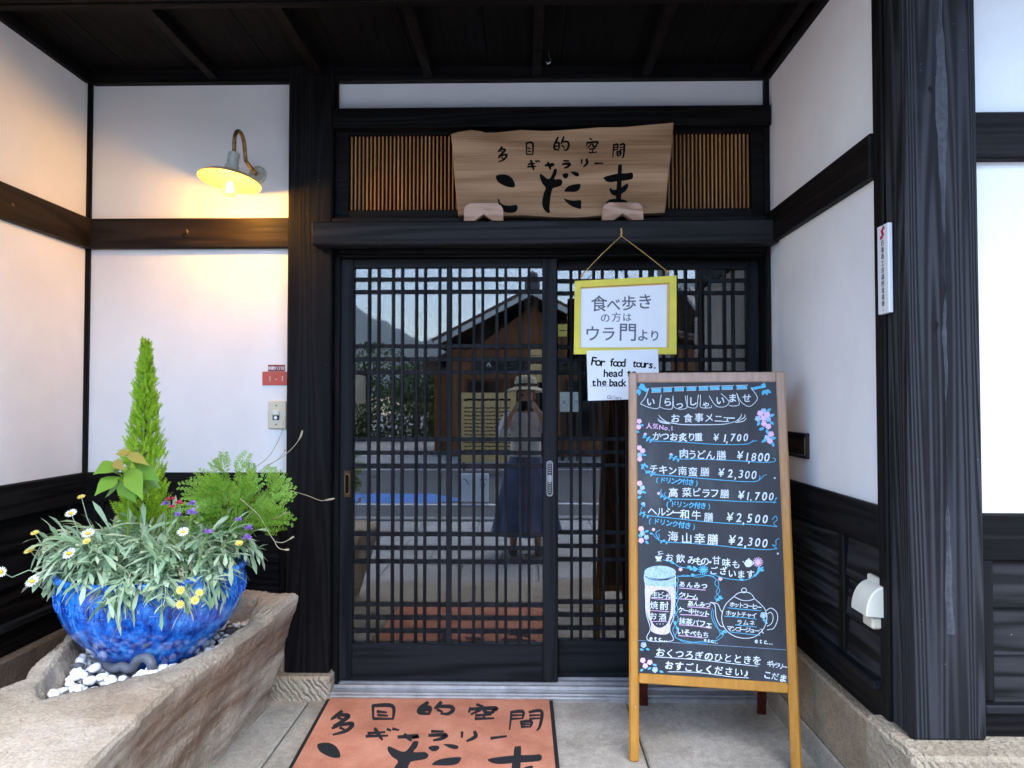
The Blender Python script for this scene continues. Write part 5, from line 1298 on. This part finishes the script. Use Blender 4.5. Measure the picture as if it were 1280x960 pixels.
# wooded hills
q = MB(); nx, ny = 420, 76; vs = []
for j in range(ny):
    for i in range(nx):
        X = -330+660*i/(nx-1); Yd = 90+260*j/(ny-1); v = j/(ny-1)
        big = 30*math.exp(-((X+62)/42)**2)*math.exp(-((Yd-150)/55)**2) + 46*math.exp(-((X-60)/110)**2)*math.exp(-((Yd-270)/60)**2) + 44*math.exp(-((X+190)/80)**2)*math.exp(-((Yd-260)/80)**2)+30*math.exp(-((X-190)/70)**2)*math.exp(-((Yd-200)/70)**2)
        h = big*(1+.22*mnoise.fractal(Vector((X*.018, Yd*.018, 1)), .8, 2, 4)) + 2.2*mnoise.noise(Vector((X*.21, Yd*.21, 5)))*min(1, big/9) + 2.6*abs(mnoise.noise(Vector((X*.45, Yd*.45, 9))))*min(1, big/9)
        vs.append((X, -Yd, max(-.4, h)-.3))
q.add(vs, [(j*nx+i, j*nx+i+1, (j+1)*nx+i+1, (j+1)*nx+i) for j in range(ny-1) for i in range(nx-1)])
struct('hills', q, 'hill_forest', None)
mm = NT('mist'); mm.n.remove(mm.b); vp = mm.node('ShaderNodeVolumePrincipled'); vp.inputs['Color'].default_value = (.9, .93, 1, 1); vp.inputs['Density'].default_value = .016
mm.link(vp.outputs[0], mm.n['Material Output'].inputs['Volume'])
tag(obj('mist', MB().box(-150, 150, -95, -42, -.05, 19, 0), 'mist'), 'bank of pale mist lying before the wooded hills', 'mist', kind='stuff')
# house with a gable facing the street
t = thing('tiled_house', (.6, -14.5, -.04), 'brown tiled shop house with white gable boards, mirrored in the door glass', 'house')
hx0, hx1, hy0, hy1, he = -1.75, 4.6, -13.6, -20.0, 2.45
obj('wall', MB().box(hx0, hx1, hy1, hy0, -.05, he, .01), 'house_wood', t)
gp = [Vector((-1.2, 0, he)), Vector((1.6, 0, he)), Vector((.15, 0, 3.45))]
q = MB(); q.prism([v+Vector((0, hy0+.02, 0)) for v in gp], [v+Vector((0, hy0-6, 0)) for v in gp]); obj('gable_wall', q, 'house_wood', t)
def slope(a, b, c, d, th=.09):
    a, b, c, d = map(Vector, (a, b, c, d)); n_ = (b-a).cross(d-a).normalized()*th
    m = MB(); m.add([a, b, c, d, a+n_, b+n_, c+n_, d+n_], [(0,1,2,3), (4,5,6,7), (0,1,5,4), (1,2,6,5), (2,3,7,6), (3,0,4,7)])
    k = int((b-a).length/.24); ax = (b-a)/max(1, k)
    for i in range(k+1): m.tube([a+ax*i+n_, d+(c-d)*(i/max(1, k))+n_], .05, 6)
    return m
yf = hy0+.75
obj('roof', slope((-2.05, yf, 2.50), (-2.05, hy1, 2.50), (.15, hy1, 3.66), (.15, yf, 3.66)), 'brown_tile', t, 50)
obj('roof', slope((2.35, hy1, 2.50), (2.35, yf, 2.50), (.15, yf, 3.66), (.15, hy1, 3.66)), 'brown_tile', t, 50)
obj('lower_roof', slope((5.2, hy1, 2.3), (5.2, yf-.3, 2.3), (2.6, yf-.3, 2.9), (2.6, hy1, 2.9)), 'brown_tile', t, 50)
q = MB(); q.tube([(.15, yf+.05, 3.74), (.15, hy1, 3.74)], .13, 10); obj('ridge', q, 'brown_tile', t, 60)
q = MB(); q.box(-.02, .32, yf-.1, yf+.06, 3.70, 4.02, .05); q.ico((.15, yf, 4.02), .14, 1); obj('ridge_ornament', q, 'grey_tile', t)
for sx, ex in ((-1, -2.05), (1, 2.35)):
    a, b = Vector((ex, yf+.03, 2.44)), Vector((.15, yf+.03, 3.60)); m = MB(); dz = Vector((0, 0, .17)); m.prism([a, b, b+dz, a+dz], [v+Vector((0, -.05, 0)) for v in (a, b, b+dz, a+dz)]); obj('bargeboard', m, 'wood_fascia', t)
obj('side_roof', slope((-2.6, -15.0, 2.05), (-2.6, -18.5, 2.05), (-1.755, -18.5, 2.45), (-1.755, -15.0, 2.45)), 'brown_tile', t, 50)
obj('side_wall', MB().box(-2.35, -1.76, -18.2, -15.3, -.05, 2.05, .01), 'house_wood', t)
for i, x in enumerate((-1.4, -.35, .9, 2.2, 3.4)):
    w_ = obj('window', MB().box(x, x+.85, hy0+.0, hy0+.05, .35, 1.75, .01), 'interior_wood', t)
    obj('pane', MB().box(x+.06, x+.79, hy0+.05, hy0+.056, .42, 1.68, 0), 'dark_glass', w_)
q = MB(); q.box(-1.2, 1.7, hy0+.02, hy0+.09, 1.95, 2.22, .01); sg = obj('sign_band', q, 'black_plastic', t)
w = MB()
def hfn2(x, y, h): return Vector((-x, hy0+.09+h*3, y))
for i in range(17):
    if i not in (5, 11): stroke(w, lambda x, y, h: hfn2(x, y, h), [(-1.1+i*.12, 2.03+.02*(i % 2)), (-1.06+i*.12, 2.13-.02*(i % 3)), (-1.02+i*.12, 2.04)], .022); obj('writing', w, 'paper', sg)
# posters and boards along the far pavement
def board(name, lab, px0, py0, px1, py1, T, mat, rows, cat='board'):
    a, b = RF(px0, py0, T), RF(px1, py1, T)
    t = thing(name, ((a.x+b.x)/2, a.y, -.04), lab, cat)
    obj('panel', MB().box(a.x, b.x, a.y-.03, a.y, b.z, a.z, .008), mat, t)
    for x in (a.x+.05, b.x-.09): obj('leg', MB().box(x, x+.045, a.y-.06, a.y-.031, -.06, b.z+.3, .004), 'bark', t)
    w = MB(); Wd, Hd = b.x-a.x, a.z-b.z
    bf = lambda x, y, h: Vector((a.x+Wd*x, a.y+h, a.z-Hd*y))
    for tx, fy, sz in rows:
        if tx: write(w, bf, tx, (.80, fy), (.20, fy), sz, 0, asp=-1.0)
        else:                                # lines too small to read: short dashes of uneven length
            x = .08
            while x < .90: l_ = rng.uniform(.02, .06); stroke(w, bf, [(x, fy), (x+l_, fy+rng.uniform(-.008, .008))], sz, sm=False); x += l_+rng.uniform(.012, .03)
    obj('writing', w, 'ink', t); return t
board('notice_board', 'tan notice board covered with small writing across the street, mirrored in the glass', 575, 491, 645, 578, 13.2, 'tan_board', [('', .10, .03)]+[('', .22+.055*k, .018) for k in range(13)])
board('white_floor_sign', 'low white sign standing on the road edge, mirrored in the glass', 576, 592, 611, 627, 9.25, 'paper', [('乙ノ', .3, .3)])
for k, (x0, y0, x1, y1, mt, tx) in enumerate([(662, 437, 677, 452, 'tan_board', ''), (662, 455, 677, 478, 'tan_board', ''), (700, 490, 726, 515, 'petal_white', 'カツオ'), (698, 405, 716, 420, 'petal_yellow', '')]):
    board('poster_board', ['tan poster board, upper of the two beside the gable house in the reflection', 'tan poster board, lower of the two beside the gable house in the reflection', 'pale poster board with bold katakana lettering in the reflection', 'small yellow board in the reflection above the pale poster'][k], x0, y0, x1, y1, 15.0, mt, [(tx, .5, .2 if tx else .06)])
# neighbours and trees
t = thing('grey_roof_house', (9, -16, -.04), 'grey tiled house with cream walls right of the brown tiled one, in the reflection', 'house')
obj('wall', MB().box(5.2, 12, -21, -15, -.05, 2.9, .01), 'cream_wall', t); obj('roof', slope((12.6, -14.2, 2.7), (4.6, -14.2, 2.7), (4.6, -18, 4.5), (12.6, -18, 4.5)), 'grey_tile', t, 50); obj('roof', slope((4.6, -21.8, 2.7), (12.6, -21.8, 2.7), (12.6, -18, 4.5), (4.6, -18, 4.5)), 'grey_tile', t, 50)
for x in (6, 8, 10): 
    w_ = obj('window', MB().box(x, x+1.1, -15, -14.95, .8, 2.0, .01), 'wood_fascia', t); obj('pane', MB().box(x+.06, x+1.04, -14.95, -14.944, .86, 1.94, 0), 'dark_glass', w_)
t = thing('cream_house', (-7.6, -17, -.04), 'small cream walled house at the left edge of the mirrored street', 'house')
obj('wall', MB().box(-12, -6.1, -24, -18.5, -.05, 2.2, .01), 'cream_wall', t); obj('roof', slope((-5.6, -17.9, 2.1), (-12.4, -17.9, 2.1), (-12.4, -21, 3.1), (-5.6, -21, 3.1)), 'brown_tile', t, 50)
w_ = obj('window', MB().box(-8.0, -6.8, -18.5, -18.45, .7, 1.7, .01), 'wood_fascia', t); obj('pane', MB().box(-7.94, -6.86, -18.45, -18.444, .76, 1.64, 0), 'dark_glass', w_)
def tree(lab, x, y, h, r):
    t = thing('tree', (x, y, -.1), lab, 'tree', 'trees across the street')
    q = MB(); q.tube([(x, y, -.15), (x+.05, y, h*.4), (x-.1, y+.1, h*.8)], [.16, .12, .05], 8)
    for k in range(6): a = k*1.1; q.tube([(x, y, h*(.3+.07*k)), (x+r*.6*math.cos(a), y+r*.6*math.sin(a), h*(.5+.07*k))], [.06, .02], 6)
    obj('trunk', q, 'bark', t, 60); q = MB()
    for i in range(1700):
        d = rv()*rng.random()**.35; c = Vector((x+d.x*r, y+d.y*r, h*.62+d.z*h*.38)); c += Vector((1,1,.6))*.25*mnoise.noise(c*.8)
        u = rv(); s_ = u.cross(rv()).normalized(); kite(q, c, u, s_, rng.uniform(.12,.22), .05)
    obj('crown', q, 'leaf_tree', t, None, fixn=False)
tree('broad tree behind the street at the far left of the reflection', -6.4, -25.5, 3.6, 2.2); tree('rounded tree beside the tiled house in the reflection', -3.6, -24, 3.0, 1.6); tree('lower bushy tree between the houses in the reflection', -4.9, -29, 2.4, 2.0)
q = MB()
for i in range(4200):
    c = Vector((rng.uniform(-9, -2.6), -21.5+rng.uniform(-.5,.5), rng.uniform(-.1, 1.15))); u = rv(); kite(q, c, u, u.cross(rv()).normalized(), .14, .045)
tag(obj('hedge', q, 'leaf_dark', None, None, fixn=False), 'rough green hedge along the side road across the street', 'hedge', kind='stuff')
t = thing('utility_pole', (3.0, -12.4, -.04), 'grey concrete utility pole with crossarms and wires across the street', 'pole')
q = MB(); q.tube([(3.0, -12.4, -.1), (3.0, -12.4, 7.5)], [.16, .11], 12); obj('pole', q, 'kerb_concrete', t, 60)
for z in (6.2, 6.8): obj('crossarm', MB().box(2.2, 3.8, -12.45, -12.33, z, z+.08, .01), 'steel', t)
for k, z in enumerate((6.3, 6.9, 6.3, 5.2)):
    x0 = 2.3+k*.45; q = MB(); q.tube([(x0-14+14*i/10, -12.4, z-.5*math.sin(math.pi*i/10)) for i in range(11)]+[(x0+14*i/10, -12.4, z-.5*math.sin(math.pi*i/10)) for i in range(1, 11)], .012, 5); obj('wire', q, 'black_plastic', t)

# ------------------------------------------------------------------ the person taking the photograph
PY = -3.20; G = -.10
t = thing('person', (0, PY, G), 'person in straw sun hat, white blouse and blue skirt, mirrored in the door glass', 'person')
B = [  # x, y, z, radius, parent
 (0, PY, .72, .125, -1), (0, PY, .86, .105, 0), (0, PY+.01, 1.00, .115, 1), (0, PY+.01, 1.09, .085, 2), (0, PY+.02, 1.155, .042, 3), (0, PY+.03, 1.205, .055, 4), (0, PY+.035, 1.265, .078, 5), (0, PY+.03, 1.325, .066, 6),
 (.085, PY, .64, .085, 0), (.10, PY+.02, .34, .055, 8), (.105, PY, .02, .036, 9), (.11, PY+.09, -.06, .030, 10), (.112, PY+.15, -.075, .022, 11),
 (-.085, PY, .64, .085, 0), (-.10, PY+.02, .34, .055, 13), (-.105, PY, .02, .036, 14), (-.11, PY+.09, -.06, .030, 15), (-.112, PY+.15, -.075, .022, 16),
 (.145, PY+.01, 1.075, .050, 3), (.205, PY+.10, .90, .038, 18), (.125, PY+.215, 1.10, .026, 19), (.085, PY+.235, 1.155, .024, 20),
 (-.145, PY+.01, 1.075, .050, 3), (-.205, PY+.10, .90, .038, 22), (-.125, PY+.215, 1.10, .026, 23), (-.085, PY+.235, 1.155, .024, 24)]
def skinned(name, verts, mat, par, sub=2):
    me = bpy.data.meshes.new(name); off = OFF[par.name]
    me.from_pydata([tuple(Vector(v[:3])-off) for v in verts], [(v[4], i) for i, v in enumerate(verts) if v[4] >= 0], []); me.materials.append(MATS[mat])
    o = bpy.data.objects.new(name, me); COL.objects.link(o); o.parent = par; OFF[o.name] = off
    m = o.modifiers.new('skin', 'SKIN'); m.use_smooth_shade = True
    for i, v in enumerate(verts):
        k = me.skin_vertices[0].data[i]; k.radius = (v[3]*1.05, v[3]*(.78 if v[3] > .08 else 1)); k.use_root = (i == 0)
    m = o.modifiers.new('sub', 'SUBSURF'); m.levels = m.render_levels = sub
    return o
hb = list(B)
for sx, wi in ((1, 21), (-1, 25)):      # fingers closed on the phone's edges, thumb towards the lens side
    w0 = Vector(B[wi][:3])
    for k, L in enumerate((.026, .030, .028, .022)):
        b0 = w0+Vector((-sx*.012, .012, .048-k*.015)); i0 = len(hb)
        hb += [(*b0, .0085, wi), (*(b0+Vector((-sx*L*.6, .030, .004))), .0078, i0), (*(b0+Vector((-sx*L*1.15, .032, .002))), .0068, i0+1)]
    b0 = w0+Vector((-sx*.012, -.012, .0)); i0 = len(hb); hb += [(*b0, .010, wi), (*(b0+Vector((-sx*.022, -.004, .028))), .008, i0), (*(b0+Vector((-sx*.026, .002, .050))), .007, i0+1)]
skinned('body', hb, 'skin', t)
bl_ = [(0, PY, .66, .150, -1), (0, PY, .80, .135, 0), (0, PY+.005, .97, .138, 1), (0, PY+.01, 1.075, .100, 2), (0, PY+.015, 1.125, .060, 3), (.150, PY+.01, 1.07, .064, 3), (.212, PY+.10, .895, .056, 5), (.165, PY+.16, 1.0, .050, 6), (-.150, PY+.01, 1.07, .064, 3), (-.212, PY+.10, .895, .056, 8), (-.165, PY+.16, 1.0, .050, 9)]
skinned('blouse', bl_, 'cloth_white', t)
q = MB(); n = 64; vs = []
for j in range(14):
    f = j/13; z = .74-.66*f; rad_ = .135+.16*f**.8
    for i in range(n): a = 2*math.pi*i/n; rr = rad_*(1+.07*f*math.sin(a*9+f*1.3)+.03*f*math.sin(a*17)); vs.append((rr*math.cos(a), PY+rr*.80*math.sin(a), z))
q.add(vs, [(j*n+i, j*n+(i+1) % n, (j+1)*n+(i+1) % n, (j+1)*n+i) for j in range(13) for i in range(n)]); obj('skirt', q, 'cloth_blue', t, 180)
q = MB(); K = Matrix.Translation((0, PY+.02, 1.335)) @ Matrix.Rotation(R(4), 4, 'X')
q.lathe([(0,.105), (.05,.103), (.080,.090), (.095,.060), (.102,.010), (.108,.0), (.135,-.012), (.168,-.030), (.172,-.036), (.166,-.034), (.132,-.018), (.102,-.006), (.096,.02)], 48, K); ht = obj('hat', q, 'straw', t, 180)
q = MB(); q.lathe([(.1035,.028), (.106,.002), (.104,.0)], 48, K); obj('hat_band', q, 'bark', ht, 180)
q = MB(); q.ico((0, PY+.005, 1.275), .088, 3, (.95, .95, 1.05), .05); q.ico((0, PY-.045, 1.18), .075, 3, (1, .6, 1.2), .1); obj('hair', q, 'hair', t, 180)
q = MB()
for sx in (-1, 1): q.ico((sx*.030, PY+.103, 1.270), .011, 2, (1.2, .5, .7))
obj('eyes', q, 'ink', t, 180)
q = MB(); q.ico((0, PY+.118, 1.245), .014, 2, (.8, 1, 1.3)); obj('nose', q, 'skin', t, 180)
q = MB(); q.ico((0, PY+.100, 1.212), .018, 2, (1.2, .5, .32)); obj('mouth', q, 'petal_red', t, 180)
for sx in (-1, 1):
    q = MB(); q.ico((sx*.080, PY+.03, 1.258), .024, 2, (.35, .7, 1.1)); obj('ear', q, 'skin', t, 180)
    q = MB(); q.ico((sx*.110, PY+.075, -.068), .055, 2, (.75, 1.9, .55)); obj('shoe', q, 'shoe', t, 180)
t = thing('phone', (0, -2.945, 1.13), 'black phone held up in front of the face of the person with the hat', 'phone')
obj('body', MB().box(-.068, .068, -2.955, -2.945, 1.135, 1.222, .004), 'black_plastic', t)
q = MB()
for dx in (0, .018): q.lathe([(0, .002), (.007, .002), (.0075, 0)], 18, Matrix.Translation((dx, -2.945, 1.208)) @ Matrix.Rotation(R(-90), 4, 'X'))
obj('lens', q, 'dark_glass', t)
